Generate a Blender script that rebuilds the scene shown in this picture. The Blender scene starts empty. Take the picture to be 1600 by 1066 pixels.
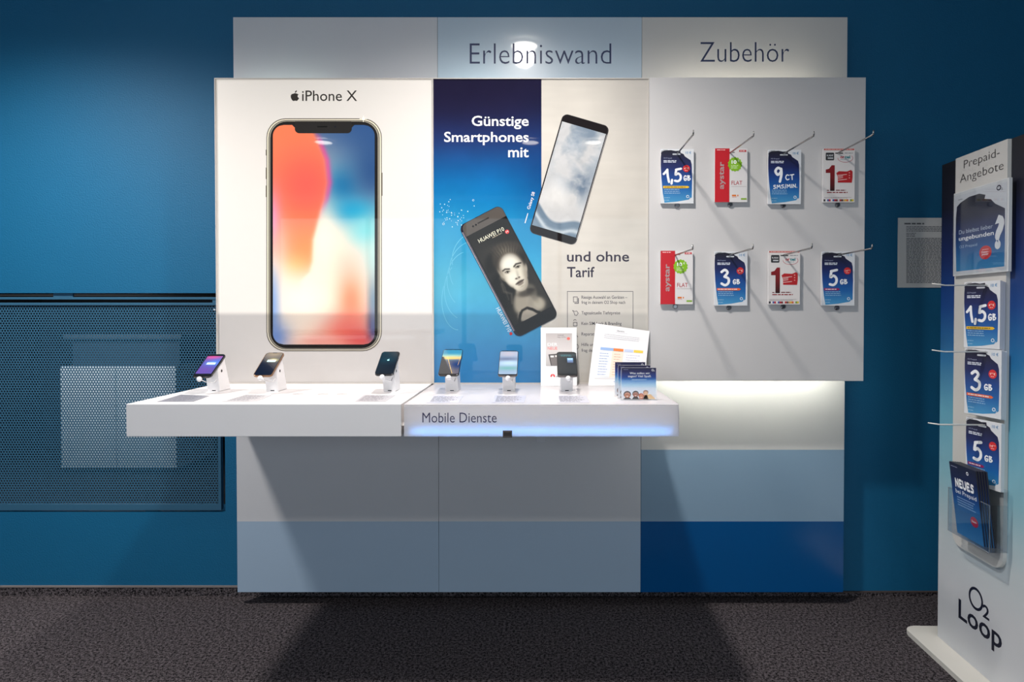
import bpy, bmesh, math, random
import numpy as np
from mathutils import Vector, Matrix, Euler
random.seed(7)
S = bpy.context.scene
COL = bpy.data.collections.new('shop'); S.collection.children.link(COL)
# ------------------------------------------------------------------ camera maths
F = 1016.0; CX = 845.0; CY = 503.0; CAMH = 1.32; T = math.radians(0.94)
def ray(px, py):
    a = (px-CX)/F; b = -(py-CY)/F
    return Vector((a, b*math.sin(T)+math.cos(T), b*math.cos(T)-math.sin(T)))
def PY(px, py, Y):
    d = ray(px, py); k = Y/d.y
    return Vector((d.x*k, Y, CAMH+d.z*k))
def PZ(px, py, Z):
    d = ray(px, py); k = (Z-CAMH)/d.z
    return Vector((d.x*k, d.y*k, Z))
YF, YR, YW = 2.74, 2.896, 3.0            # front boxes, rear boards, wall
ZS = 1.0135                               # counter top height
# ------------------------------------------------------------------ materials
def lin(c):
    if max(c) > 1.0: c = [v/255.0 for v in c]
    return tuple(((v/12.92) if v <= 0.04045 else ((v+0.055)/1.055)**2.4) for v in c[:3])
MATS = {}
def mat(name, rgb=(200,200,200), rough=0.5, metal=0.0, spec=0.5, coat=0.0, emis=0.0, ergb=None, trans=0.0, ior=1.45, alpha=1.0, bump=None, vary=0.0, vscale=6.0):
    if name in MATS: return MATS[name]
    m = bpy.data.materials.new(name); m.use_nodes = True
    nt = m.node_tree; b = nt.nodes['Principled BSDF']
    c = (*lin(rgb), 1)
    b.inputs['Base Color'].default_value = c
    b.inputs['Roughness'].default_value = rough; b.inputs['Metallic'].default_value = metal
    b.inputs['Specular IOR Level'].default_value = spec
    b.inputs['Coat Weight'].default_value = coat; b.inputs['Coat Roughness'].default_value = 0.04
    b.inputs['Transmission Weight'].default_value = trans; b.inputs['IOR'].default_value = ior
    b.inputs['Alpha'].default_value = alpha
    if emis:
        b.inputs['Emission Color'].default_value = (*lin(ergb or rgb), 1); b.inputs['Emission Strength'].default_value = emis
    tc = nt.nodes.new('ShaderNodeTexCoord')
    if vary or not emis:
        n = nt.nodes.new('ShaderNodeTexNoise'); n.inputs['Scale'].default_value = vscale; n.inputs['Detail'].default_value = 4
        nt.links.new(tc.outputs['Object'], n.inputs['Vector'])
        mx = nt.nodes.new('ShaderNodeMix'); mx.data_type = 'RGBA'; v = vary or 0.02
        mx.inputs[6].default_value = tuple(x*(1-v) for x in c[:3])+(1,); mx.inputs[7].default_value = tuple(min(1, x*(1+v)) for x in c[:3])+(1,)
        nt.links.new(n.outputs['Fac'], mx.inputs[0]); nt.links.new(mx.outputs[2], b.inputs['Base Color'])
    if bump:
        sc, st, dist = bump
        n2 = nt.nodes.new('ShaderNodeTexNoise'); n2.inputs['Scale'].default_value = sc; n2.inputs['Detail'].default_value = 5
        nt.links.new(tc.outputs['Object'], n2.inputs['Vector'])
        bp = nt.nodes.new('ShaderNodeBump'); bp.inputs['Strength'].default_value = st; bp.inputs['Distance'].default_value = dist
        nt.links.new(n2.outputs['Fac'], bp.inputs['Height']); nt.links.new(bp.outputs['Normal'], b.inputs['Normal'])
    MATS[name] = m; return m
def print_mat(name, rough=0.4, coat=0.0, backlit=0.0, zdiv=None, emis=0.0, tint=(1,1,1), ink=1.0):
    """printed surface: colours come from the artwork's own colour layer"""
    if name in MATS: return MATS[name]
    m = bpy.data.materials.new(name); m.use_nodes = True
    nt = m.node_tree; b = nt.nodes['Principled BSDF']
    a = nt.nodes.new('ShaderNodeVertexColor'); a.layer_name = 'Col'
    ik = nt.nodes.new('ShaderNodeMix'); ik.data_type = 'RGBA'; ik.blend_type = 'MULTIPLY'; ik.inputs[0].default_value = 1; ik.inputs[7].default_value = (ink, ink, ink, 1)
    nt.links.new(a.outputs['Color'], ik.inputs[6]); nt.links.new(ik.outputs[2], b.inputs['Base Color'])
    b.inputs['Roughness'].default_value = rough
    b.inputs['Coat Weight'].default_value = coat; b.inputs['Coat Roughness'].default_value = 0.02; b.inputs['Coat IOR'].default_value = 1.5
    if backlit: b.inputs['Specular IOR Level'].default_value = 0.0
    if backlit:
        # the lamp compartment of the light box ends at a divider: lit above zdiv, unlit below
        g = nt.nodes.new('ShaderNodeNewGeometry'); sp = nt.nodes.new('ShaderNodeSeparateXYZ')
        nt.links.new(g.outputs['Position'], sp.inputs[0])
        r = nt.nodes.new('ShaderNodeMapRange'); r.interpolation_type = 'SMOOTHSTEP'
        r.inputs['From Min'].default_value = zdiv-0.012; r.inputs['From Max'].default_value = zdiv+0.012
        r.inputs['To Min'].default_value = 0; r.inputs['To Max'].default_value = backlit
        nt.links.new(sp.outputs['Z'], r.inputs['Value'])
        mt = nt.nodes.new('ShaderNodeMix'); mt.data_type = 'RGBA'; mt.blend_type = 'MULTIPLY'; mt.inputs[0].default_value = 1
        mt.inputs[7].default_value = (*tint, 1)
        nt.links.new(a.outputs['Color'], mt.inputs[6]); nt.links.new(mt.outputs[2], b.inputs['Emission Color'])
        nt.links.new(r.outputs['Result'], b.inputs['Emission Strength'])
    if emis:
        nt.links.new(a.outputs['Color'], b.inputs['Emission Color']); b.inputs['Emission Strength'].default_value = emis
    MATS[name] = m; return m
# ------------------------------------------------------------------ objects
def link_mesh(name, me, m=None, parent=None, loc=None):
    o = bpy.data.objects.new(name, me); COL.objects.link(o)
    if m is not None and not me.materials: me.materials.append(m)
    if parent is not None: o.parent = parent
    if loc is not None: o.location = loc
    return o
def tag(o, label=None, cat=None, group=None, kind=None):
    if label: o['label'] = label
    if cat: o['category'] = cat
    if group: o['group'] = group
    if kind: o['kind'] = kind
    return o
def thing(name, loc, label, cat, group=None, rot=None):
    o = bpy.data.objects.new(name, None); COL.objects.link(o); o.location = loc
    o.empty_display_size = 0.05
    if rot is not None: o.rotation_euler = rot
    return tag(o, label, cat, group)
def copy_tree(o, parent=None):
    c = o.copy(); COL.objects.link(c)
    if parent is not None: c.parent = parent
    for ch in [x for x in list(COL.objects) if x.parent == o]: copy_tree(ch, c)
    return c
class MB:
    def __init__(s, off=(0,0,0)): s.bm = bmesh.new(); s.off = Vector(off)
    def box(s, x0, x1, y0, y1, z0, z1, bev=0.0, seg=2):
        vs = [s.bm.verts.new(Vector((x, y, z))-s.off) for x in (x0, x1) for y in (y0, y1) for z in (z0, z1)]
        q = [(0,1,3,2),(4,6,7,5),(0,4,5,1),(2,3,7,6),(0,2,6,4),(1,5,7,3)]
        fs = [s.bm.faces.new([vs[i] for i in f]) for f in q]
        if bev:
            es = list({e for f in fs for e in f.edges})
            bmesh.ops.bevel(s.bm, geom=es, offset=bev, segments=seg, affect='EDGES', profile=0.5)
        return s
    def prism(s, pts, axis, a0, a1, bev=0.0):
        """outline pts (2D) extruded along axis: 'x' -> (y,z), 'y' -> (x,z), 'z' -> (x,y)"""
        def v(p, a):
            return {'x': Vector((a, p[0], p[1])), 'y': Vector((p[0], a, p[1])), 'z': Vector((p[0], p[1], a))}[axis]-s.off
        A = [s.bm.verts.new(v(p, a0)) for p in pts]; B = [s.bm.verts.new(v(p, a1)) for p in pts]
        n = len(pts); fs = [s.bm.faces.new(A), s.bm.faces.new(B[::-1])]
        for i in range(n): fs.append(s.bm.faces.new((A[i], B[i], B[(i+1) % n], A[(i+1) % n])))
        if bev:
            es = list({e for f in fs[:2] for e in f.edges})
            bmesh.ops.bevel(s.bm, geom=es, offset=bev, segments=2, affect='EDGES', profile=0.5)
        return s
    def tube(s, pts, r, n=10, cap=True):
        pts = [Vector(p)-s.off for p in pts]; rings = []
        up = None
        for i, p in enumerate(pts):
            d = (pts[min(i+1, len(pts)-1)]-pts[max(i-1, 0)]).normalized()
            if up is None: up = d.orthogonal().normalized()
            up = (up-d*up.dot(d)).normalized(); w = d.cross(up)
            rr = r[i] if isinstance(r, (list, tuple)) else r
            rings.append([s.bm.verts.new(p+(up*math.cos(t)+w*math.sin(t))*rr) for t in [2*math.pi*k/n for k in range(n)]])
        for a, b in zip(rings, rings[1:]):
            for k in range(n): s.bm.faces.new((a[k], a[(k+1) % n], b[(k+1) % n], b[k]))
        if cap: s.bm.faces.new(rings[0][::-1]); s.bm.faces.new(rings[-1])
        return s
    def ball(s, c, r, sub=3):
        g = bmesh.ops.create_icosphere(s.bm, subdivisions=sub, radius=1)
        for v in g['verts']:
            rr = r if isinstance(r, (tuple, list)) else (r, r, r)
            v.co = Vector((v.co.x*rr[0], v.co.y*rr[1], v.co.z*rr[2]))+Vector(c)-s.off
        return s
    def build(s, name, m, parent=None, smooth=False, loc=None):
        bmesh.ops.recalc_face_normals(s.bm, faces=s.bm.faces)
        me = bpy.data.meshes.new(name); s.bm.to_mesh(me); s.bm.free()
        if smooth:
            for p in me.polygons: p.use_smooth = True
        return link_mesh(name, me, m, parent, loc)
def rrect_pts(x0, y0, x1, y1, r, n=7):
    rs = r if isinstance(r, (list, tuple)) else (r,)*4     # corners: x1y1, x0y1, x0y0, x1y0
    P = []
    for (cx, cy, sx, sy, a0, rr) in ((x1, y1, -1, -1, 0, rs[0]), (x0, y1, 1, -1, 90, rs[1]), (x0, y0, 1, 1, 180, rs[2]), (x1, y0, -1, 1, 270, rs[3])):
        for k in range(n+1):
            t = math.radians(a0+90*k/n); P.append((cx+sx*rr+rr*math.cos(t), cy+sy*rr+rr*math.sin(t)))
    return P
# ------------------------------------------------------------------ printed artwork
def rot2(p, c, a):
    a = math.radians(a); dx, dy = p[0]-c[0], p[1]-c[1]
    return (c[0]+dx*math.cos(a)-dy*math.sin(a), c[1]+dx*math.sin(a)+dy*math.cos(a))
def clip(poly, y0, y1):
    for lim, sgn in ((y0, 1), (y1, -1)):
        out = []
        for i, p in enumerate(poly):
            q = poly[(i+1) % len(poly)]; a = (p[1]-lim)*sgn; b = (q[1]-lim)*sgn
            if a >= 0: out.append(p)
            if (a > 0 and b < 0) or (a < 0 and b > 0):
                t = a/(a-b); out.append((p[0]+(q[0]-p[0])*t, lim))
        poly = out
        if len(poly) < 3: return []
    return poly
TXT = {}
def text_mesh(s, off, shear=0.0, lh=1.0, align='LEFT'):
    k = (s, off, shear, lh, align)
    if k in TXT: return TXT[k]
    c = bpy.data.curves.new('lettering', 'FONT'); c.body = s; c.size = 1; c.offset = off; c.shear = shear
    c.resolution_u = 3; c.space_line = lh; c.align_x = align
    o = bpy.data.objects.new('lettering', c); COL.objects.link(o)
    bpy.context.view_layer.update()
    dg = bpy.context.evaluated_depsgraph_get()
    me = bpy.data.meshes.new_from_object(o.evaluated_get(dg))
    V = [(v.co.x, v.co.y) for v in me.vertices]; P = [tuple(p.vertices) for p in me.polygons]
    bpy.data.objects.remove(o); bpy.data.meshes.remove(me); bpy.data.curves.remove(c)
    TXT[k] = (V, P); return TXT[k]
class Art:
    """flat print: shapes given in picture units (x right, y down), mapped to 3D by a function"""
    def __init__(s): s.V = []; s.P = []; s.C = []
    def poly(s, pts, col, L=1, grad=None):
        if grad:                                  # [(y, rgb), ...] ascending y
            g = [(-1e6, grad[0][1])]+list(grad)+[(1e6, grad[-1][1])]
            for (ya, ca), (yb, cb) in zip(g, g[1:]):
                q = clip(list(pts), ya, yb)
                if len(q) < 3: continue
                ca_, cb_ = lin(ca), lin(cb); i0 = len(s.V)
                for p in q:
                    s.V.append((p[0], p[1], L)); t = min(1, max(0, (p[1]-ya)/(yb-ya)))
                    s.C.append(tuple(ca_[k]*(1-t)+cb_[k]*t for k in range(3)))
                s.P.append(tuple(range(i0, len(s.V))))
            return s
        c = lin(col); i0 = len(s.V)
        for p in pts: s.V.append((p[0], p[1], L)); s.C.append(c)
        s.P.append(tuple(range(i0, len(s.V)))); return s
    def rect(s, x0, y0, x1, y1, col, L=1, grad=None, rot=0, c=None):
        P = [(x0,y0),(x1,y0),(x1,y1),(x0,y1)]
        if rot: c = c or ((x0+x1)/2, (y0+y1)/2); P = [rot2(p, c, rot) for p in P]
        return s.poly(P, col, L, grad)
    def rr(s, x0, y0, x1, y1, r, col, L=1, rot=0, c=None, grad=None):
        P = rrect_pts(x0, y0, x1, y1, r)
        if rot: c = c or ((x0+x1)/2, (y0+y1)/2); P = [rot2(p, c, rot) for p in P]
        return s.poly(P, col, L, grad)
    def circ(s, x, y, r, col, L=1, n=24, ry=None):
        return s.poly([(x+r*math.cos(2*math.pi*k/n), y+(ry or r)*math.sin(2*math.pi*k/n)) for k in range(n)], col, L)
    def ring(s, x, y, r, w, col, L=1, n=28, ry=None, a0=0, a1=360):
        ry = ry or r
        for k in range(n):
            t0 = math.radians(a0+(a1-a0)*k/n); t1 = math.radians(a0+(a1-a0)*(k+1)/n)
            f = lambda t, d: (x+(r+d)*math.cos(t), y+(ry+d)*math.sin(t))
            s.poly([f(t0, 0), f(t1, 0), f(t1, -w), f(t0, -w)], col, L)
        return s
    def line(s, pts, w, col, L=1, caps=False):
        """one ribbon without overlaps, optional round caps"""
        if isinstance(pts[0][0], (tuple, list)): pts = pts[0]
        n = len(pts); A_, B_ = [], []
        for i in range(n):
            a, b = pts[max(0, i-1)], pts[min(n-1, i+1)]; p = pts[i]
            def nrm(u, v):
                d = math.hypot(v[0]-u[0], v[1]-u[1]) or 1; return (-(v[1]-u[1])/d, (v[0]-u[0])/d)
            n0 = nrm(a, p) if i else nrm(p, b); n1 = nrm(p, b) if i < n-1 else n0
            mx, my = n0[0]+n1[0], n0[1]+n1[1]; l = math.hypot(mx, my) or 1; mx, my = mx/l, my/l
            k = w/2/max(.5, mx*n0[0]+my*n0[1]); A_.append((p[0]+mx*k, p[1]+my*k)); B_.append((p[0]-mx*k, p[1]-my*k))
        for i in range(n-1): s.poly([A_[i], A_[i+1], B_[i+1], B_[i]], col, L)
        if caps:
            for p, a, b in ((pts[0], A_[0], B_[0]), (pts[-1], B_[-1], A_[-1])):
                t0 = math.atan2(a[1]-p[1], a[0]-p[0])
                s.poly([(p[0]+w/2*math.cos(t0+math.pi*k/6), p[1]+w/2*math.sin(t0+math.pi*k/6)) for k in range(7)], col, L)
        return s
    def text(s, t, x0, y0, x1, y1, col, L=2, off=0.0, rot=0, c=None, shear=0, lh=1.0, align='LEFT', wob=0):
        V, P = text_mesh(t, off, shear, lh, align); xs = [v[0] for v in V]; ys = [v[1] for v in V]
        a0, a1, b0, b1 = min(xs), max(xs), min(ys), max(ys); i0 = len(s.V); cc = lin(col)
        c = c or ((x0+x1)/2, (y0+y1)/2)
        for v in V:
            p = (x0+(v[0]-a0)/(a1-a0)*(x1-x0), y1-(v[1]-b0)/(b1-b0)*(y1-y0))
            if wob: p = (p[0]+wob*math.sin(p[1]*1.7+p[0]), p[1]+wob*math.sin(p[0]*1.3+p[1]*.8))
            if rot: p = rot2(p, c, rot)
            s.V.append((p[0], p[1], L)); s.C.append(cc)
        for p in P: s.P.append(tuple(i0+i for i in p))
        return s
    def brush(s, t, x0, y0, x1, y1, col, L=3, w=1.6, rot=0):
        """hand-brushed characters made of strokes, laid out in the given box"""
        wd = [GW.get(ch, 1.0) for ch in t]; tot = sum(wd)+.16*(len(t)-1); x = x0; c = ((x0+x1)/2, (y0+y1)/2)
        for ch, q in zip(t, wd):
            cw = (x1-x0)*q/tot
            for st_ in GLY[ch]:
                P = []
                for i in range(len(st_)-1):
                    a, b, cc, d = st_[max(0, i-1)], st_[i], st_[i+1], st_[min(len(st_)-1, i+2)]
                    for k in range(4):
                        u = k/4; f = lambda j: .5*(2*b[j]+(cc[j]-a[j])*u+(2*a[j]-5*b[j]+4*cc[j]-d[j])*u*u+(3*b[j]-a[j]-3*cc[j]+d[j])*u**3)
                        P.append((f(0), f(1)))
                P.append(st_[-1]); P = [rot2((x+p[0]*cw, y0+p[1]*(y1-y0)), c, rot) if rot else (x+p[0]*cw, y0+p[1]*(y1-y0)) for p in P]
                s.line(P, w, col, L+.5*GLY[ch].index(st_), caps=True)
            x += cw+(x1-x0)*.16/tot
        return s
    def lines(s, x0, y0, x1, n, pitch, h, col, L=2, ragged=0.25, rot=0, c=None):
        rnd = random.Random(int(x0*31+y0*7+n))
        for k in range(n):
            xe = x1-(x1-x0)*ragged*rnd.random(); y = y0+k*pitch; x = x0
            while x < xe:
                w = min(xe-x, (0.8+1.6*rnd.random())*h*2.2)
                P = [(x,y),(x+w,y),(x+w,y+h),(x,y+h)]
                if rot: P = [rot2(p, c or (x0, y0), rot) for p in P]
                s.poly(P, col, L); x += w+h*0.7
        return s
    def grid(s, pts_fn, nu, nv, col_fn, L=1):
        """pts_fn(U,V)->(X,Y) arrays for U,V in 0..1 ; col_fn(X,Y)->linear rgb"""
        U, Vv = np.meshgrid(np.linspace(0, 1, nu+1), np.linspace(0, 1, nv+1))
        X, Y = pts_fn(U, Vv); C = np.clip(col_fn(X, Y), 0, 255)/255.0
        C = np.where(C <= 0.04045, C/12.92, ((C+0.055)/1.055)**2.4); i0 = len(s.V)
        for x, y, c in zip(X.ravel(), Y.ravel(), C.reshape(-1, 3)): s.V.append((float(x), float(y), L)); s.C.append(tuple(float(q) for q in c))
        w = nu+1
        for j in range(nv):
            for i in range(nu):
                a = i0+j*w+i; s.P.append((a, a+1, a+w+1, a+w))
        return s
    def build(s, name, m, f, parent=None):
        """f(x,y,layer)->3D point in the parent's space"""
        me = bpy.data.meshes.new(name)
        me.from_pydata([tuple(f(*v)) for v in s.V], [], [tuple(reversed(p)) for p in s.P])
        ca = me.color_attributes.new('Col', 'FLOAT_COLOR', 'POINT')
        ca.data.foreach_set('color', np.array([c+(1.0,) for c in s.C], dtype=np.float32).ravel())
        return link_mesh(name, me, m, parent)
GW = {',': .3, '/': .5, 'I': .35, '.': .3, '1': .7, 'M': 1.2}
GLY = {'1': [[(.0,.36),(.35,.22),(.7,.04)], [(.7,.04),(.72,.5),(.9,1)]], '5': [[(.95,.02),(.3,.08)], [(.34,.08),(.22,.45),(.55,.38),(.85,.55),(.82,.82),(.5,.98),(.1,.93)]],
 '3': [[(.12,.12),(.5,.0),(.78,.18),(.42,.44)], [(.42,.44),(.85,.58),(.82,.86),(.45,1.0),(.05,.88)]], '9': [[(.8,.12),(.45,.02),(.15,.24),(.4,.5),(.78,.32),(.84,.1)], [(.84,.1),(.84,.5),(.62,1)]],
 ',': [[(.6,.86),(.3,1.14)]], '.': [[(.4,.95),(.5,.97)]], 'G': [[(.88,.14),(.5,.02),(.12,.4),(.28,.92),(.75,.92),(.86,.58),(.5,.58)]],
 'B': [[(.18,.02),(.18,.98)], [(.18,.04),(.72,.14),(.3,.47)], [(.3,.47),(.88,.68),(.6,.96),(.18,.98)]], 'C': [[(.88,.12),(.45,.02),(.12,.5),(.42,.96),(.9,.86)]],
 'T': [[(.05,.08),(.95,.03)], [(.5,.06),(.5,1)]], 'S': [[(.88,.08),(.35,.04),(.22,.34),(.75,.56),(.72,.9),(.12,.95)]], 'M': [[(.05,1),(.2,.03)], [(.2,.03),(.5,.6)], [(.5,.6),(.8,.03)], [(.8,.03),(.95,1)]],
 '/': [[(.85,-.05),(.15,1.1)]], 'I': [[(.5,.03),(.5,1)]], 'N': [[(.1,1),(.14,.03)], [(.14,.03),(.86,.97)], [(.86,.97),(.9,.0)]], 'E': [[(.85,.04),(.15,.06),(.15,.95)], [(.15,.95),(.9,.95)], [(.15,.5),(.7,.48)]],
 'U': [[(.1,.03),(.12,.75),(.5,1),(.85,.75),(.88,.0)]]}
EPS = 0.0004
def wallmap(Y, org):
    org = Vector(org)
    def f(x, y, L):
        p = PY(x, y, Y); return (p.x-org.x, Y-L*EPS-org.y, p.z-org.z)
    return f
def rr_grid(x0, y0, x1, y1, r):
    def f(U, V):
        Y = y0+(y1-y0)*V; d = np.minimum(Y-y0, y1-Y); k = np.where(d < r, r-np.sqrt(np.maximum(0, r*r-(r-np.minimum(d, r))**2)), 0)
        return x0+k+(x1-x0-2*k)*U, Y
    return f
def fbm(X, Y, sc, seed=0, octv=5):
    out = np.zeros_like(X); amp = 1.0; tot = 0
    for o in range(octv):
        xs, ys = X/sc, Y/sc; xi, yi = np.floor(xs), np.floor(ys); fx, fy = xs-xi, ys-yi
        fx = fx*fx*(3-2*fx); fy = fy*fy*(3-2*fy)
        h = lambda a, b: np.modf(np.abs(np.sin(a*127.1+b*311.7+seed*17.3+o*5.1)*43758.5453))[0]
        out += amp*((h(xi, yi)*(1-fx)+h(xi+1, yi)*fx)*(1-fy)+(h(xi, yi+1)*(1-fx)+h(xi+1, yi+1)*fx)*fy)
        tot += amp; amp *= 0.55; sc *= 0.5
    return out/tot
def A3(c, X): return np.ones(X.shape+(1,))*np.array(c, float)
def blend(C, c, a): return C*(1-a[..., None])+np.array(c, float)*a[..., None]
def gau(X, Y, x, y, sx, sy, rot=0):
    t = math.radians(rot); dx, dy = X-x, Y-y; u = dx*math.cos(t)+dy*math.sin(t); v = -dx*math.sin(t)+dy*math.cos(t)
    return np.exp(-(u/sx)**2-(v/sy)**2)
def ell(X, Y, x, y, sx, sy, rot=0, soft=0.12):
    t = math.radians(rot); dx, dy = X-x, Y-y; u = dx*math.cos(t)+dy*math.sin(t); v = -dx*math.sin(t)+dy*math.cos(t)
    r = np.sqrt((u/sx)**2+(v/sy)**2); return 1/(1+np.exp(np.clip((r-1)/soft*2.5, -40, 40)))
def seg(X, Y, pts, w, soft=0.5):
    d = np.full(X.shape, 1e9)
    for (x0, y0), (x1, y1) in zip(pts, pts[1:]):
        l2 = (x1-x0)**2+(y1-y0)**2; t = np.clip(((X-x0)*(x1-x0)+(Y-y0)*(y1-y0))/l2, 0, 1)
        d = np.minimum(d, np.hypot(X-x0-t*(x1-x0), Y-y0-t*(y1-y0)))
    return 1/(1+np.exp(np.clip((d-w/2)/soft*2.5, -40, 40)))
PR = print_mat('matt_print', 0.5)
PG = print_mat('gloss_print', 0.5, coat=0.05)
# ================================================================== THE SETTING
M_wall = mat('blue_wall_paint', (0, 92, 133), rough=0.6, bump=(150, 0.5, 0.003), vary=0.06, vscale=1.5)
xR, xL, yB, zC = 3.4, -4.0, -3.6, 2.95
zt = PY(300, 458, YW).z; zb = PY(300, 800, YW).z; xr = PY(351.5, 700, YW).x; xl = -3.3; zn = zb+0.0
w = MB()
w.box(xL, xR, YW, YW+0.12, zt, zC); w.box(xL, xR, YW, YW+0.12, 0, zb)
w.box(xr, xR, YW, YW+0.12, zb, zt); w.box(xL, xl, YW, YW+0.12, zb, zt)
tag(w.build('wall_back', M_wall), kind='structure')
# niche added behind the grille to house the desk reflection stand-in
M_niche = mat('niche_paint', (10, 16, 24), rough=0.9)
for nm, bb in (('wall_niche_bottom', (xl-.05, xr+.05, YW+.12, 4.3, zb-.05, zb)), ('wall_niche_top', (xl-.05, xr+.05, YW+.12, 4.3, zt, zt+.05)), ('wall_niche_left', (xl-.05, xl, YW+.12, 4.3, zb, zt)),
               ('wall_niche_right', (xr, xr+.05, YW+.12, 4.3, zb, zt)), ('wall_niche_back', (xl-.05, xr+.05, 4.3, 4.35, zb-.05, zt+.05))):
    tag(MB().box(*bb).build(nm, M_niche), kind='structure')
# reveal trim around the opening
M_trim = mat('dark_trim', (60, 52, 50), rough=0.6)
zf0 = 0.0
def floor_mat():
    m = bpy.data.materials.new('carpet_pile'); m.use_nodes = True; nt = m.node_tree; b = nt.nodes['Principled BSDF']
    tc = nt.nodes.new('ShaderNodeTexCoord'); n1 = nt.nodes.new('ShaderNodeTexNoise'); n1.inputs['Scale'].default_value = 95; n1.inputs['Detail'].default_value = 3
    n2 = nt.nodes.new('ShaderNodeTexNoise'); n2.inputs['Scale'].default_value = 240; n2.inputs['Detail'].default_value = 2
    nt.links.new(tc.outputs['Object'], n1.inputs['Vector']); nt.links.new(tc.outputs['Object'], n2.inputs['Vector'])
    ad = nt.nodes.new('ShaderNodeMath'); ad.operation = 'ADD'; nt.links.new(n1.outputs['Fac'], ad.inputs[0]); nt.links.new(n2.outputs['Fac'], ad.inputs[1])
    r = nt.nodes.new('ShaderNodeValToRGB'); nt.links.new(ad.outputs[0], r.inputs['Fac'])
    hf = nt.nodes.new('ShaderNodeMath'); hf.operation = 'MULTIPLY'; hf.inputs[1].default_value = 0.5
    nt.links.new(ad.outputs[0], hf.inputs[0]); nt.links.new(hf.outputs[0], r.inputs['Fac'])
    e = r.color_ramp.elements; e[0].position = 0.42; e[0].color = (*lin((12, 11, 13)), 1); e[1].position = 0.60; e[1].color = (*lin((112, 104, 108)), 1)
    nt.links.new(r.outputs['Color'], b.inputs['Base Color']); b.inputs['Roughness'].default_value = 0.95; b.inputs['Specular IOR Level'].default_value = 0.1
    bp = nt.nodes.new('ShaderNodeBump'); bp.inputs['Strength'].default_value = 1.0; bp.inputs['Distance'].default_value = 0.012
    nt.links.new(hf.outputs[0], bp.inputs['Height']); nt.links.new(bp.outputs['Normal'], b.inputs['Normal'])
    return m
M_carpet = floor_mat()
tag(MB().box(xL, xR, yB, YW, -.1, 0).build('floor', M_carpet), kind='structure')
xp1 = PY(369.5, 900, YR).x; xp2 = PY(1317, 900, YR).x
zbl = PY(200, 916, YW-.008).z; zbr = PY(1400, 924.5, YW-.008).z
tag(MB().box(xL, 1.0, YW-.010, YW, 0, zbl-.006).build('baseboard_left', M_carpet), kind='structure')
tag(MB().box(xL, xp1, YW-.012, YW, zbl-.006, zbl).build('trim_1', mat('baseboard_cap', (120, 112, 110), rough=0.6)), kind='structure')
tag(MB().box(1.0, xR, YW-.010, YW, 0, zbr-.004).build('baseboard_right', M_carpet), kind='structure')
tag(MB().box(xp2, xR, YW-.012, YW, zbr-.004, zbr).build('trim_2', mat('baseboard_cap_dark', (78, 66, 62), rough=0.6)), kind='structure')
# the rest of the shop, seen only as reflections
M_ceil = mat('ceiling_tile', (205, 206, 208), rough=0.9)
tag(MB().box(xL, xR, yB, YW+.12, zC, zC+.1).build('ceiling', M_ceil), kind='structure')
g = MB()
for i in range(12):
    x = xL+.35+i*.625; g.box(x-.012, x+.012, yB, YW, zC-.006, zC-.0005)
for j in range(10):
    y = yB+.4+j*.625; g.box(xL, xR, y-.012, y+.012, zC-.0075, zC-.0062)
tag(g.build('trim_3', mat('ceiling_grid', (120, 122, 126), rough=0.6)), kind='structure')
tag(MB().box(xL, xR, -2.2, -1.9, zC-.32, zC-.008).build('trim_4', mat('bulkhead_paint', (170, 172, 176), rough=0.8)), kind='structure')
tag(MB().box(xL-.1, xL, yB, YW+.12, 0, zC).build('wall_left', mat('side_wall_paint', (70, 120, 150), rough=0.7)), kind='structure')
tag(MB().box(xR, xR+.1, yB, YW+.12, 0, zC).build('wall_right', mat('side_wall_paint_dark', (10, 50, 80), rough=0.7)), kind='structure')
tag(MB().box(xL, xR, yB-.1, yB, 0, zC).build('wall_front', mat('front_wall_paint', (150, 160, 170), rough=0.7)), kind='structure')
M_white = mat('white_laminate', (228, 226, 228), rough=0.32)
rd = thing('reception_desk', (-1.9, -1.3, 0), 'white reception desk with raised worktop behind the viewer', 'desk')
MB((-1.9,-1.3,0)).box(-2.75, -1.15, -1.55, -1.05, 0, 1.02, .01).build('desk_body', M_white, rd)
MB((-1.9,-1.3,0)).box(-2.8, -1.05, -1.62, -.95, 1.08, 1.13, .008).build('worktop', M_white, rd)
for x in (-2.7, -1.3): MB((-1.9,-1.3,0)).box(x, x+.1, -1.4, -1.2, 1.02, 1.08).build('worktop_support', M_white, rd)
# ================================================================== PERFORATED GRILLE
gx1 = PY(345.5, 700, YW).x; gz0 = PY(200, 797, YW).z; gz1 = PY(200, 468, YW).z
sx1 = PY(341, 700, YW).x; sz0 = PY(200, 788, YW).z; sz1 = PY(200, 477, YW).z; gx0 = xl+.02
gr = thing('ventilation_grille', (-2.4, YW, zb), 'blue perforated metal grille in framed wall opening left of the display', 'grille')
M_grille = mat('grille_paint', (48, 92, 120), rough=0.45, vary=0.05)
O = (-2.4, YW, zb)
fr = MB(O)
fr.box(gx0, gx1, YW-.004, YW+.02, gz0, sz0); fr.box(gx0, gx1, YW-.004, YW+.02, sz1, PY(200, 473, YW).z)
fr.box(sx1, gx1, YW-.004, YW+.02, sz0, sz1); fr.box(gx0, gx0+.02, YW-.004, YW+.02, sz0, sz1)
fr.build('frame', M_grille, gr)
MB(O).box(gx0, gx1, YW-.003, YW+.02, gz1, PY(200, 464.3, YW).z).build('top_rail', M_grille, gr)
for x in (gx0+.02, PY(336, 470, YW).x): MB(O).box(x-.012, x+.012, YW, YW+.018, PY(200, 473, YW).z, gz1).build('fixing_tab', M_grille, gr)
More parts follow.
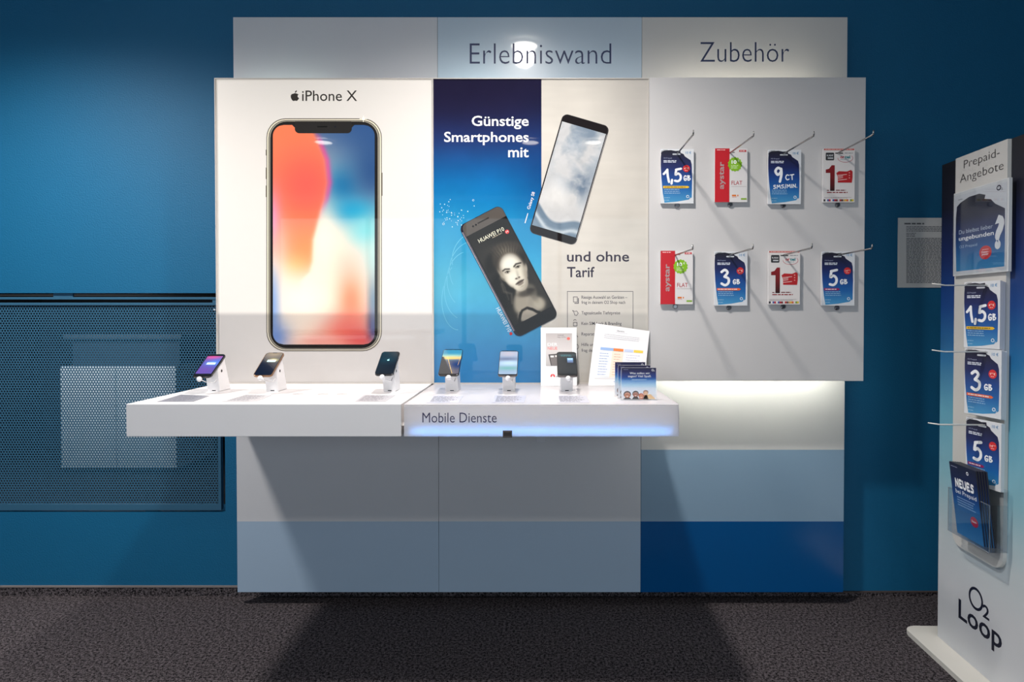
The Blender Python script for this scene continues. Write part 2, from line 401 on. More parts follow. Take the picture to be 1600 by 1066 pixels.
MB(O).box(PY(96, 460, YW).x-.045, PY(96, 460, YW).x+.045, YW+.01, YW+.018, PY(200, 464.3, YW).z, zt).build('fixing_tab', M_grille, gr)
for x in (gx0+.3, gx1-.36): MB(O).box(x, x+.06, YW+.01, YW+.02, zb, gz0).build('fixing_tab', M_grille, gr)
# sheet: hexagonal cells each with a round hole, real geometry with thickness
def perforated(x0, x1, z0, z1, y, pitch, r, th):
    V, Fc = [], []; rowh = pitch*math.sqrt(3)/2; nr = int((z1-z0)/rowh); nc = int((x1-x0)/pitch)
    rowh = (z1-z0)/nr; pitch = (x1-x0)/(nc+.5); idx = {}
    def hv(x, z):
        k = (round(x, 5), round(z, 5))
        if k not in idx: idx[k] = len(V); V.append((x, y, z))
        return idx[k]
    for j in range(nr):
        for i in range(nc):
            cx = x0+pitch*(i+.5+(.5 if j % 2 else 0)); cz = z0+rowh*(j+.5)
            hx = [(0, 2/3*rowh), (pitch/2, rowh/3), (pitch/2, -rowh/3), (0, -2/3*rowh), (-pitch/2, -rowh/3), (-pitch/2, rowh/3)]
            o = [hv(cx+a, min(z1, max(z0, cz+b))) for a, b in hx]
            a0 = len(V)
            for k in range(12):
                t = math.pi/2-k*math.pi/6; V.append((cx+r*math.cos(t), y, cz+r*math.sin(t)))
            for k in range(12):
                t = math.pi/2-k*math.pi/6; V.append((cx+r*math.cos(t), y+th, cz+r*math.sin(t)))
            for k in range(6):
                p, q = o[k], o[(k+1) % 6]; a, b, c = a0+2*k, a0+2*k+1, a0+(2*k+2) % 12
                Fc.append((p, q, c, b, a))
            for k in range(12):
                Fc.append((a0+k, a0+(k+1) % 12, a0+12+(k+1) % 12, a0+12+k))
    me = bpy.data.meshes.new('perforated_sheet'); me.from_pydata(V, [], Fc); return me
me = perforated(gx0+.02-O[0], sx1-O[0], sz0-O[2], sz1-O[2], 0.004, 0.01285, 0.0043, 0.0015)
link_mesh('perforated_sheet', me, M_grille, gr)
MB(O).tube([PY(335, 484, YW-.004), PY(335, 484, YW+.004)], .004, 12).build('screw', mat('steel', (190, 192, 195), rough=0.3, metal=1), gr)
# added shape standing in for the reception desk's reflection behind the grille
cb = thing('desk_reflection_cabinet', (-2.42, 3.9, zb), 'white cabinet shape added as stand-in for the desk reflection behind the grille', 'cabinet')
c0 = PY(94, 573, 3.72); c1 = PY(276, 733, 3.72); O = (-2.42, 3.9, zb)
cxm = PY(181, 600, 3.72).x; M_refl = mat('desk_reflection_white', (232, 234, 236), rough=0.5)
MB(O).box(c0.x, c1.x, 3.74, 4.15, c1.z, c0.z).build('desk_reflection_body', M_refl, cb)
MB(O).box(c0.x, cxm-.003, 3.72, 3.739, c1.z+.004, c0.z, .002).build('door', M_refl, cb)
MB(O).box(cxm+.003, c1.x, 3.72, 3.739, c1.z+.004, c0.z, .002).build('door', M_refl, cb)
MB(O).box(c0.x+.02, c1.x-.02, 3.78, 4.13, zb, c1.z).build('plinth', mat('plinth_grey', (86, 88, 92), rough=0.6), cb)
MB(O).box(c0.x+.03, c1.x-.01, 3.78, 4.13, c0.z, PY(100, 528, 3.74).z).build('upper_panel', mat('upper_panel_grey', (44, 58, 72), rough=0.6), cb)
MB(O).box(c0.x+.02, c1.x+.03, 3.72, 4.18, PY(100, 529, 3.72).z, PY(100, 523, 3.72).z).build('worktop', mat('desk_reflection_top', (70, 78, 86), rough=0.5), cb)
# ================================================================== REAR COLOUR BOARDS
C_w = mat('board_white', (204, 204, 208), rough=0.22); C_ww = mat('board_warm_white', (202, 200, 198), rough=0.22)
C_lb = mat('board_light_blue', (160, 181, 203), rough=0.22); C_lb2 = mat('board_pale_blue', (184, 200, 214), rough=0.3, coat=1.0)
C_lb3 = mat('board_soft_blue', (130, 156, 178), rough=0.22)
C_b = mat('board_deep_blue', (0, 76, 134), rough=0.2)
xa = PY(367.5, 480, YR).x; xb = PY(684.7, 480, YR).x; xc = PY(1002, 480, YR).x; xd = PY(1321, 480, YR).x
zT = PY(845, 27, YR).z; zB = PY(845, 925.5, YR).z; zm = PY(845, 815, YR).z; zm1 = PY(845, 703, YR).z; zh = 2.0
def column(x0, x1, fields, label):
    O = ((x0+x1)/2, YR, 0); t = thing('display_wall_column', O, label, 'wall panel', None)
    for nm, z0, z1, m in fields: MB(O).box(x0+.0008, x1-.0008, YR, YR+.02, z0, z1).build(nm, m, t)
    for x in (x0+.1, x1-.16): MB(O).box(x, x+.06, YR+.02, YW-.0005, zB+.05, zT-.05).build('mounting_rail', mat('rail_grey', (90, 90, 92), rough=0.5), t)
    return t
k1 = column(xa, xb, [('header_board', zh, zT, C_w), ('upper_board', zm, zh, C_w), ('lower_board', zB, zm, C_lb)], 'left wall panel column with blank white header and pale blue foot')
k2 = column(xb, xc, [('header_board', zh, zT, C_lb2), ('upper_board', zm, zh, C_w), ('lower_board', zB, zm, C_lb)], 'middle wall panel column with pale blue header lettered Erlebniswand')
k3 = column(xc, xd, [('header_board', zh, zT, C_ww), ('upper_board', zm1, zh, C_ww), ('middle_board', zm, zm1, C_lb3), ('lower_board', zB, zm, C_b)], 'right wall panel column lettered Zubehör with deep blue foot')
NAVY = (28, 42, 84)
Art().text('Erlebniswand', 734, 68, 955, 100, NAVY, off=-0.012).build('lettering', PR, wallmap(YR, k2.location), k2)
Art().text('Zubehör', 1094, 66, 1233, 97, (38, 50, 84), off=-0.012).build('lettering', PR, wallmap(YR, k3.location), k3)
# ================================================================== LIGHT BOXES
ZDIV = PY(600, 490, YF).z
BL1 = print_mat('backlit_print_left', 0.25, coat=.6, backlit=0.60, ink=.72, zdiv=ZDIV, tint=(1.0, .97, .86))
BL2 = print_mat('backlit_print_middle', 0.25, coat=.45, backlit=0.22, ink=.72, zdiv=ZDIV, tint=(1.0, .97, .90))
zLT = PY(845, 122, YF).z; zLB = ZS+.0004
x1a = PY(337, 360, YF).x; x1b = PY(676.3, 360, YF).x; x2b = PY(1013.5, 360, YF).x; x3b = PY(1351, 360, YF).x
M_frame = mat('box_frame', (196, 190, 184), rough=0.4); M_box = mat('box_sides', (214, 212, 210), rough=0.5)
def lightbox(x0, x1, label):
    O = ((x0+x1)/2, YF+.05, zLB); t = thing('light_box', O, label, 'light box')
    e = .0035
    MB(O).box(x0+.0005, x1-.0005, YF+.006, YF+.10, zLB, zLT, .001).build('housing', M_box, t)
    f = MB(O); f.box(x0, x0+e, YF-.002, YF+.006, zLB, zLT); f.box(x1-e, x1-.0004, YF-.002, YF+.006, zLB, zLT)
    f.box(x0+e, x1-e, YF-.002, YF+.006, zLT-e, zLT); f.box(x0+e, x1-e, YF-.002, YF+.006, zLB, zLB+e); f.build('frame', M_frame, t)
    MB(O).box(x0+.1, x1-.1, YF+.1, YR-.0005, 1.6, 1.66).build('mounting_rail', MATS['rail_grey'], t)
    return t
L1 = lightbox(x1a, x1b, 'glowing light box poster of one large upright smartphone, above the left counter')
L2 = lightbox(x1b, x2b, 'light box poster of two tilted smartphones on blue and silver ground')
# --- left poster
def wallpaper(X, Y):
    C = A3((250, 226, 205), X)
    C = blend(C, (48, 84, 140), 1/(1+np.exp((Y-262-0.45*(X-545))/22)))
    C = blend(C, (20, 108, 165), gau(X, Y, 535, 292, 42, 42)*.9)
    C = blend(C, (44, 78, 130), gau(X, Y, 582, 270, 34, 62)*.9)
    C = blend(C, (30, 150, 200), gau(X, Y, 552, 330, 40, 22)*.95)
    C = blend(C, (110, 205, 215), gau(X, Y, 572, 362, 30, 28)*.9)
    C = blend(C, (176, 222, 224), gau(X, Y, 585, 405, 30, 40)*.8)
    C = blend(C, (253, 236, 218), gau(X, Y, 505, 372, 24, 48)*.9)
    C = blend(C, (255, 205, 190), gau(X, Y, 545, 415, 22, 26)*.7)
    C = blend(C, (255, 138, 100), gau(X, Y, 548, 470, 22, 42)*.95)
    C = blend(C, (250, 110, 90), gau(X, Y, 540, 512, 42, 26, -15)*.9)
    C = blend(C, (228, 84, 84), gau(X, Y, 566, 530, 34, 20)*.9)
    C = blend(C, (95, 130, 160), gau(X, Y, 584, 470, 10, 40)*.8)
    C = blend(C, (60, 80, 140), gau(X, Y, 584, 512, 9, 24)*.8)
    C = blend(C, (252, 240, 226), gau(X, Y, 470, 468, 42, 36)*.85)
    C = blend(C, (120, 160, 225), gau(X, Y, 426, 480, 12, 70)*.85)
    C = blend(C, (105, 140, 210), gau(X, Y, 432, 528, 22, 26)*.85)
    C = blend(C, (250, 160, 150), gau(X, Y, 498, 534, 34, 12)*.7)
    ys = [190, 209, 250, 286, 313, 330, 375, 409, 425, 440]; xs = [478, 492, 508, 512, 507, 501, 489, 487.5, 484, 470]
    xr_ = np.interp(Y, ys, xs); m = 1/(1+np.exp((X-xr_)/1.6))
    bot = 1/(1+np.exp((Y-425+0.010*(X-468)**2)/8)); m = m*bot
    R = A3((255, 132, 92), X); R = blend(R, (255, 98, 88), gau(X, Y, 480, 290, 60, 60)); R = blend(R, (255, 140, 80), gau(X, Y, 478, 395, 40, 40))
    R = blend(R, (252, 190, 110), gau(X, Y, 455, 420, 30, 22)*.8)
    R = blend(R, (235, 150, 210), gau(X, Y, 424, 350, 14, 50)*.9); R = blend(R, (255, 190, 170), gau(X, Y, 436, 385, 18, 40)*.6)
    R = blend(R, (250, 225, 220), gau(X, Y, 424, 425, 20, 34)*.8)
    C = blend(C, (235, 70, 150), np.exp(-((X-xr_-3)/5)**2)/(1+np.exp((Y-318)/8))/(1+np.exp((212-Y)/4))*.7)
    return (C*(1-m[..., None])+R*m[..., None])*.93
a = Art(); BG1 = (216, 211, 209)
a.rect(337.8, 122.8, 675.6, 597.8, BG1, 0)
a.text('iPhone X', 472, 141.5, 558, 158, (52, 48, 46), 1, off=0.004)
a.poly([(458.5,146.4),(461,145.6),(463.8,146.3),(466.6,147.6),(465.2,149.4),(465.2,151.6),(467.3,153.6),(465.6,156.4),(463.6,157.9),(461.0,157.3),(458.6,158.0),(456.4,156.6),(454.6,153.2),(454.2,150),(455.4,147.4)], (52,48,46), 1)
a.poly([(460.8,145),(461.2,142.8),(463.8,141),(463.6,143.4),(462,144.9)], (52,48,46), 1)
ps1 = a.build('printed_sheet', BL1, wallmap(YF+.0045, L1.location), L1)
a = Art()
a.rr(416.3, 185, 596.6, 549, 30, (98, 92, 84), 1); a.rr(417.6, 186.4, 595.4, 547.6, 29, (222, 214, 196), 2)
a.rr(419.6, 188, 593.4, 546.2, 27.5, (96, 92, 86), 3); a.rr(421.0, 189.2, 592.0, 545.2, 26.5, (150, 144, 132), 4); a.rr(422.6, 190.2, 590.4, 544.2, 25.5, (34, 32, 32), 5)
for (x0, x1, y0, y1) in ((415.2,416.6,234,243),(415.2,416.6,262,280),(415.2,416.6,290,308),(596.4,597.8,270,306)): a.rect(x0, y0, x1, y1, (120,114,104), 1)
a.grid(rr_grid(426.8, 195.6, 585.6, 538.4, 17), 110, 230, wallpaper, 6)
a.rr(461, 190, 550, 208.6, (7, 7, 1, 1), (40, 38, 38), 7)
a.poly([(456.5,195.4),(461.2,195.4),(461.2,200)], (40,38,38), 7); a.poly([(554.5,195.4),(549.8,195.4),(549.8,200)], (40,38,38), 7)
a.rr(496, 197.4, 512, 199.2, .9, (20,20,20), 8); a.circ(524, 198.4, 1.2, (24,28,40), 8)
a.circ(568, 186, 2.2, (255, 252, 240), 6); a.rect(567.6, 181, 568.4, 191, (255,252,240), 6); a.rect(562, 185.6, 574, 186.4, (255,252,240), 6)
a.build('printed_smartphone', BL1, wallmap(YF+.0045, L1.location), ps1)
# --- middle poster
a = Art()
a.rect(677.2, 122.8, 1012.8, 598, (214, 208, 200), 0, grad=[(120,(202,196,188)),(300,(216,211,203)),(440,(206,201,196)),(600,(196,192,194))])
def blue_bg(X, Y):
    C = A3((34, 30, 58), X)
    for y, c in ((215, (40, 52, 108)), (260, (30, 92, 160)), (300, (20, 128, 200)), (350, (48, 160, 214)), (440, (84, 190, 224)), (500, (70, 164, 216)), (560, (60, 140, 204))):
        C = blend(C, c, 1/(1+np.exp(-(Y-y+22)/14)))
    C = blend(C, (26, 60, 120), gau(X, Y, 848, 270, 40, 80)*.5); C = blend(C, (140, 214, 232), gau(X, Y, 700, 420, 30, 80)*.25)
    f = fbm(X, Y*1.0, 40, 3, 4); return C*(0.89+0.1*f[..., None])
a.grid(lambda U, V: (677.2+(846-677.2)*U, 122.8+(598-122.8)*V), 60, 170, blue_bg, 1)
def steel(X, Y):
    C = A3((214, 208, 200), X); n_ = fbm(X, Y, 70, 8, 4); s_ = fbm(X*.3, Y*4, 30, 2, 3)
    C = C*(0.93+0.10*n_[..., None]+0.04*s_[..., None]); return blend(C, (168, 164, 164), gau(X, Y, 1012, 150, 60, 120)*.3)
a.grid(lambda U, V: (846+(1012.8-846)*U, 122.8+(598-122.8)*V), 80, 200, steel, 1)
W = (250, 250, 252)
a.text('Günstige', 737, 181, 826, 202, W, 2, off=0.014); a.text('Smartphones', 694, 206, 826, 227, W, 2, off=0.014); a.text('mit', 794, 230.5, 826, 246, W, 2, off=0.014)
a.text('und ohne', 886, 393, 983, 409, (56, 48, 66), 2, off=0.012); a.text('Tarif', 886, 417, 929, 433.5, (56, 48, 66), 2, off=0.012)
G = (92, 88, 96)
for P in ([(886.5,597),(886.5,455.5),(989,455.5),(989,597)],): a.line(P, 0.9, (120,116,120), 2)
a.text('Riesige Auswahl an Geräten –', 908.5, 462, 980, 468.6, G, 2, off=0.006); a.text('frag in deinem O₂ Shop nach'.replace('₂', '2'), 908.5, 470, 977, 476.5, G, 2, off=0.006)
a.text('Tagesaktuelle Tiefstpreise', 908.5, 486.5, 969, 493, G, 2, off=0.006); a.text('Kein SIM-Lock & Branding', 908.5, 503, 971, 509.5, G, 2, off=0.006)
a.text('Reparaturservice', 908.5, 519.5, 952, 526, G, 2, off=0.006); a.text('Hilfe und Beratung –', 908.5, 536, 960, 542.5, G, 2, off=0.006); a.text('frag dein Team', 908.5, 545, 946, 551.5, G, 2, off=0.006)
a.line([(896,464),(902,464),(902,472),(896,472),(896,463.6)], .9, G, 2); a.line([(897.5,474),(903.6,474),(903.6,466)], 1.3, G, 2)
a.line([(894.5,485),(897,489),(898,492.5),(901,493.2),(903.5,489.5),(901,486),(898,487),(894.5,485)], .8, G, 2)
a.line([(896,504),(901.5,504),(901.5,509.4),(896,509.4),(896,503.6)], .9, G, 2); a.ring(898.4, 501.5, 2.4, .8, G, 2, n=10, a0=180, a1=350)
a.line([(895,527),(899,521),(903,527)], .9, G, 2); a.ring(900, 542, 4.5, .8, G, 2, n=14)
rnd = random.Random(3)
for k in range(46):
    t = rnd.random(); x = 690+t*32+rnd.gauss(0, 5); y = 332+18*t-10*rnd.random()+rnd.gauss(0, 7); a.circ(x, y, .4+.5*rnd.random(), (214, 238, 248), 2, n=7)
for (x, y, r) in ((739.5,313,1.6),(693,350,1.8),(698,332,1.1),(741,322,.8)): a.ring(x, y, r, .5, (226,244,250), 2, n=10)
for k in range(5):                                     # faint swirls
    a.ring(716+9*k, 470-16*k, 26+5*k, .9, (112, 196, 226), 2, n=22, ry=46, a0=90+20*k, a1=210+22*k)
a.text('Galaxy S8', 822, 317.5, 850, 323.8, W, 3, off=0.004, rot=-73, c=(828.5, 321)); a.rect(822, 333, 823.2, 349, W, 3, rot=16)
a.text('HUAWEI P10', 766, 496.5, 808, 503, (210, 232, 248), 3, off=0.008, rot=62.3, c=(787.2, 499.8)); a.circ(798.4, 521.5, 2.4, (196, 40, 46), 3)
ps2 = a.build('printed_sheet', BL2, wallmap(YF+.0045, L2.location), L2)
# silver tilted phone
c_ = (889.3, 280.5)
def R16(p): return rot2(p, c_, 16.2)
a = Art()
a.rr(c_[0]-37.8, c_[1]-97, c_[0]+38.2, c_[1]+97, 9, (70, 66, 68), 3, rot=16.2, c=c_); a.rr(c_[0]-37, c_[1]-96.4, c_[0]+36.6, c_[1]+96.2, 8.5, (34, 30, 32), 4, rot=16.2, c=c_)
a.rect(c_[0]+36.9, c_[1]-84, c_[0]+37.5, c_[1]+86, (188,184,184), 4, rot=16.2, c=c_)
def cloud(X, Y):
    t = math.radians(-16.2); U = c_[0]+(X-c_[0])*math.cos(t)-(Y-c_[1])*math.sin(t); V = c_[1]+(X-c_[0])*math.sin(t)+(Y-c_[1])*math.cos(t)
    n1 = fbm(U+40*fbm(U, V, 50, 5), V, 34, 1, 5); n2 = fbm(U, V+30*n1, 22, 9, 4)
    C = A3((206, 206, 208), X); C = blend(C, (120, 138, 158), np.clip((n1-.45)*3.2, 0, 1)*(1/(1+np.exp((V-262)/18)))*.9)
    C = blend(C, (84, 104, 128), np.clip((n2-.42)*3, 0, 1)*gau(U, V, 908, 285, 20, 26)*1.0)
    C = blend(C, (224, 222, 220), gau(U, V, 880, 312, 30, 22)*.8)
    ridge = 340+10*np.sin((U-860)/14)+0.25*(U-890)
    C = blend(C, (96, 118, 140), np.clip((V-ridge)/4, 0, 1)*.85); C = blend(C, (206, 214, 220), np.exp(-((V-ridge-14-8*n1)/4)**2)*.8)
    C = blend(C, (130, 150, 168), np.clip((V-ridge-22)/8, 0, 1)*.5)
    return C*(0.92+.14*n2[..., None])
def galf(U, V):
    X0 = c_[0]-35.8+71.2*U; Y0 = c_[1]-84+168.5*V; t = math.radians(16.2)
    return c_[0]+(X0-c_[0])*math.cos(t)-(Y0-c_[1])*math.sin(t), c_[1]+(X0-c_[0])*math.sin(t)+(Y0-c_[1])*math.cos(t)
a.grid(galf, 110, 230, cloud, 5)
a.build('printed_smartphone', BL2, wallmap(YF+.0045, L2.location), ps2)
# black tilted phone with a portrait
c2 = (796.3, 424); AN = -27.6
a = Art()
a.rr(c2[0]-38.6, c2[1]-99, c2[0]+35.6, c2[1]+98, 10, (34, 32, 50), 6, rot=AN, c=c2)
a.rect(c2[0]-37.7, c2[1]-88, c2[0]-36.9, c2[1]+86, (190,186,196), 7, rot=AN, c=c2); a.rect(c2[0]-36.1, c2[1]-88, c2[0]-35.5, c2[1]+86, (128,120,132), 7, rot=AN, c=c2)
a.rr(c2[0]-35, c2[1]-98.2, c2[0]+35.2, c2[1]+97.2, 9, (26, 24, 26), 8, rot=AN, c=c2, grad=None)
a.poly([rot2(p, c2, AN) for p in rrect_pts(c2[0]-35, c2[1]-98.2, c2[0]+35.2, c2[1]-79, (0, 0, 9, 9))], (92, 86, 82), 9)
a.rr(c2[0]-10, c2[1]-90.2, c2[0]+10, c2[1]-88, 1, (50,46,44), 10, rot=AN, c=c2)
for dx in (-18, -13): a.circ(*rot2((c2[0]+dx, c2[1]-88.5), c2, AN), 1.5, (24,22,22), 10)
def portrait(X, Y):
    U, V = (X-750)*6.667, (Y-360)*6.667
    C = A3((34, 32, 30), X); C = blend(C, (62, 58, 54), gau(U, V, 60, 330, 150, 220)*.5); C = blend(C, (64, 60, 56), gau(U, V, 640, 620, 120, 260, -30)*.5)
    st = 0.5+0.5*np.sin((np.arctan2(V-470, U-340))*60+9*fbm(U, V, 90, 4))
    hair = ell(U, V, 300, 300, 190, 165, 15, .12); C = blend(C, (58, 52, 46), hair); C = blend(C, (20, 18, 16), ell(U, V, 130, 330, 70, 120, 20, .4)*.7)
    hl = gau(U, V, 270, 190, 130, 55, -10); C = blend(C, (140, 130, 114), np.minimum(1, hl*1.3)*(.45+.3*st)*.5); C = blend(C, (90, 82, 72), hl*.4)
    C = blend(C, (22, 20, 18), ell(U, V, 240, 640, 120, 200, -14, .2)*.9)
    C = blend(C, (110, 104, 94), seg(U, V, [(225, 560), (250, 640), (330, 660), (335, 760)], 16, 14)*.6)
    C = blend(C, (104, 98, 88), seg(U, V, [(205, 500), (255, 590), (300, 720)], 9, 9)*.5)
    C = blend(C, (112, 106, 96), ell(U, V, 470, 720, 115, 170, 20, .12)); C = blend(C, (150, 143, 130), ell(U, V, 560, 760, 110, 80, 25, .3))   # neck, chest
    C = blend(C, (198, 190, 172), ell(U, V, 430, 730, 55, 110, 12, .5)*.6); C = blend(C, (186, 178, 160), ell(U, V, 620, 760, 60, 60, 0, .4)*.7)
    C = blend(C, (160, 152, 140), ell(U, V, 500, 870, 110, 70, -25, .15))
    C = blend(C, (46, 42, 38), ell(U, V, 545, 640, 40, 110, -28, .4)*.3)
    C = blend(C, (30, 26, 24), ell(U, V, 470, 640, 100, 26, -14, .4)*.8)
    C = blend(C, (26, 24, 22), seg(U, V, [(410, 960), (425, 850), (490, 808), (560, 830), (600, 850)], 24, 6))
    C = blend(C, (120, 112, 100), ell(U, V, 250, 500, 26, 48, -50, .3)*.9); C = blend(C, (176, 168, 152), ell(U, V, 475, 385, 17, 48, -12, .3)*.85)  # ears
    C = blend(C, (156, 148, 134), seg(U, V, [(432, 640), (438, 800)], 112, 14)); C = blend(C, (60, 54, 48), ell(U, V, 476, 655, 80, 34, -14, .5)*.85)
    C = blend(C, (28, 25, 23), seg(U, V, [(410, 960), (415, 890), (440, 835), (490, 808), (545, 820), (590, 850), (620, 852)], 22, 6))
    face = np.maximum(np.maximum(ell(U, V, 322, 375, 142, 148, -18, .08), ell(U, V, 410, 530, 88, 104, -18, .10)), ell(U, V, 368, 455, 122, 150, -18, .09)); C = blend(C, (226, 219, 202), face)
    C = blend(C, (246, 242, 230), ell(U, V, 300, 320, 95, 75, -20, .5)*face*.9); C = blend(C, (244, 239, 226), ell(U, V, 350, 500, 60, 62, 0, .5)*face*.8)
    C = blend(C, (150, 140, 124), gau(U, V, 225, 450, 26, 90, -28)*face*.7); C = blend(C, (168, 158, 140), gau(U, V, 320, 610, 40, 34)*face*.7)
    C = blend(C, (188, 178, 160), gau(U, V, 462, 450, 22, 70, -14)*face*.7)
    C = blend(C, (150, 140, 124), gau(U, V, 395, 470, 14, 56, -14)*face*.42)
    hm = ell(U, V, 305, 290, 178, 168, -8, .10)*(1-ell(U, V, 338, 415, 132, 182, -18, .10)); C = blend(C, (54, 48, 42), hm)
    C = blend(C, (150, 140, 122), hm*(.25+.35*st)*gau(U, V, 275, 225, 100, 70)); C = blend(C, (22, 20, 18), hm*gau(U, V, 440, 300, 60, 90)*.8)
    D = (40, 34, 30)
    C = blend(C, (96, 86, 76), (1-ell(U, V, 345, 450, 120, 190, -18, .22))*face*.55); C = blend(C, D, seg(U, V, [(238, 424), (262, 406), (305, 404)], 13, 6)*.95); C = blend(C, D, seg(U, V, [(355, 378), (375, 352), (424, 340)], 15, 6)*.95)
    C = blend(C, (120, 110, 98), gau(U, V, 285, 430, 32, 15, -15)*.7); C = blend(C, (120, 110, 98), gau(U, V, 394, 378, 30, 14, -18)*.7)
    C = blend(C, D, seg(U, V, [(262, 442), (282, 428), (308, 430)], 6, 4)*.9); C = blend(C, D, seg(U, V, [(372, 390), (392, 372), (416, 370)], 6, 4)*.9)
    C = blend(C, D, ell(U, V, 288, 436, 10, 9, 0, .3)); C = blend(C, D, ell(U, V, 396, 380, 10, 9, 0, .3))
    C = blend(C, (90, 80, 70), seg(U, V, [(270, 452), (300, 448)], 4, 4)*.6); C = blend(C, (90, 80, 70), seg(U, V, [(380, 398), (412, 388)], 4, 4)*.6)
    C = blend(C, (70, 60, 54), ell(U, V, 380, 504, 13, 8, -10, .4)); C = blend(C, (70, 60, 54), ell(U, V, 408, 490, 10, 8, -20, .4)); C = blend(C, (160, 150, 134), gau(U, V, 396, 500, 28, 14, -20)*.5)
    C = blend(C, (100, 88, 80), ell(U, V, 415, 540, 46, 15, -33, .25)); C = blend(C, (128, 116, 106), ell(U, V, 426, 556, 34, 14, -33, .3)*.9)
    C = blend(C, (46, 38, 34), seg(U, V, [(374, 562), (405, 545), (430, 532), (456, 514)], 5, 4)); C = blend(C, (158, 148, 132), gau(U, V, 440, 582, 26, 10, -30)*.6)
    return C
def pf(U, V):
    X0 = c2[0]-33.5+67.2*U; Y0 = c2[1]-79+158*V; t = math.radians(AN)
    return c2[0]+(X0-c2[0])*math.cos(t)-(Y0-c2[1])*math.sin(t), c2[1]+(X0-c2[0])*math.sin(t)+(Y0-c2[1])*math.cos(t)
a.grid(pf, 150, 350, portrait, 10)
a.text('HUAWEI P10', 745.5, 364.2, 789.5, 370.6, (240, 236, 214), 11, off=0.004, rot=-27.0); a.lines(769, 371.5, 789, 1, 3, 1.2, (170,160,140), 11, rot=-27, c=(769, 371.5)); a.circ(792.4, 362.4, 3.3, (224, 60, 60), 11)
a.text('M', 790.6, 361, 794.2, 364, W, 12, rot=-27)
a.build('printed_smartphone', BL2, wallmap(YF+.0045, L2.location), ps2)
# ================================================================== RIGHT HOOK BOARD
z3 = PY(845, 595.5, YF).z; z3t = PY(845, 121, YF).z
O = ((x2b+x3b)/2, YF, z3)
hb = thing('hook_board', O, 'plain white board holding eight card packs on metal hooks, right of the light boxes', 'wall panel')
MB(O).box(x2b+.0006, x3b, YF, YF+.022, z3, z3t, .0008).build('board', mat('hook_board_white', (206, 203, 203), rough=0.4), hb)
for x in (x2b+.1, x3b-.2): MB(O).box(x, x+.04, YF+.022, YR-.0005, z3+.15, z3t-.15).build('mounting_rail', MATS['rail_grey'], hb)
LEDW = mat('led_white', (255, 250, 232), emis=34.0, ergb=(252, 255, 243)); LEDT = mat('led_white_dim', (255, 250, 232), emis=12.0, ergb=(255, 250, 232))
MB(O).box(x2b+.06, xd-.06, YF+.03, YF+.038, z3+.035, z3+.05).build('led_strip', LEDW, hb)
MB(O).box(x2b+.10, xd-.16, YF+.03, YF+.038, z3t-.05, z3t-.035).build('led_strip', LEDT, hb)
LEDG = mat('led_soft', (236, 255, 244), emis=8.0)
MB(L1.location).box(xa+.06, xa+.42, YF+.105, YF+.112, zLT-.05, zLT-.035).build('led_strip', LEDG, L1)
MB(L2.location).box(xb+.04, xb+.3, YF+.105, YF+.112, zLT-.05, zLT-.035).build('led_strip', LEDG, L2)
M_metal = mat('hook_steel', (170, 168, 166), rough=0.25, metal=1.0); M_stud = mat('stud_steel', (150, 152, 156), rough=0.2, metal=1.0)
# --- card packs (artwork in pack units 52 x 85)
def pack_blue(big, unit, bar, word_box, unit_box, badge, two=False):
    a = Art(); a.rect(0, 0, 52, 85, (222, 224, 228), 0)
    q = [((x-72)/9.69, (y-120)/9.69) for x, y in ((80,185),(92,158),(125,142),(230,137),(300,150),(370,142),(376,178),(420,196),(440,230),(528,290),(545,350),(552,560),(550,700),(548,850),(500,885),(330,915),(132,932),(108,800),(84,560),(74,380),(74,260))]
    a.poly(q, None, 1, grad=[(1,(14,14,30)),(10,(18,18,52)),(28,(14,30,92)),(45,(10,66,142)),(62,(16,96,168)),(82,(66,146,196))])
    a.line([((x-72)/9.69, (y-120)/9.69) for x, y in ((76,190),(88,150),(120,134),(180,132))], .5, (30,30,50), 1)
    a.text('10 €', 39, 3.6, 48, 7.6, (92, 150, 196), 2, off=.01)
    a.rr(18.5, 7, 31, 9.2, 1, (200, 204, 210), 2); a.text('O2 Prepaid', 4.5, 13.2, 17.5, 15.6, (170, 176, 200), 2)
    a.lines(4.5, 17.6, 26, 2, 2.1, 1.3, (222, 226, 236), 2, ragged=.1)
    a.brush(big, *word_box, (246, 247, 250), 3, w=3.6 if len(big) > 1 else 4.0, rot=-3)
    a.brush(unit, *unit_box, (246, 247, 250), 3, w=1.7, rot=-4)
    if two: a.brush('SMS/MIN.', 8, 54.5, 46, 60, (246, 247, 250), 3, w=1.2, rot=-3)
    if badge: a.circ(40.5, 30.5, 5.6, (214, 36, 40), 3, n=20); a.text(badge, 36.6, 28.8, 44.4, 31.8, (255, 236, 220), 4, off=.01); a.lines(38, 33, 43, 1, 2, .8, (250, 200, 190), 4)
    if bar: c, xe = bar; a.poly([(4, 57.6), (xe-3, 57.6), (xe, 59.4), (xe-3, 61.2), (4, 61.2)], c, 3); a.lines(6, 58.8, xe-5, 1, 2, 1.2, tuple(int(v*.55) if c[0] > 220 and c[1] > 150 else 240 for v in c), 4, ragged=.05)
    a.lines(6, 62.8, 33, 3, 2.8, 1.0, (150, 186, 216), 2, ragged=.15); a.lines(6, 75.5, 16, 1, 3, .9, (150, 190, 216), 2); a.lines(6, 79.5, 15, 1, 3, .9, (150, 190, 216), 2)
    a.ring(42.6, 74.2, 2.3, .75, (246, 248, 250), 3, n=16); a.text('2', 45.2, 75.6, 46.8, 78, (246, 248, 250), 3)
    return a
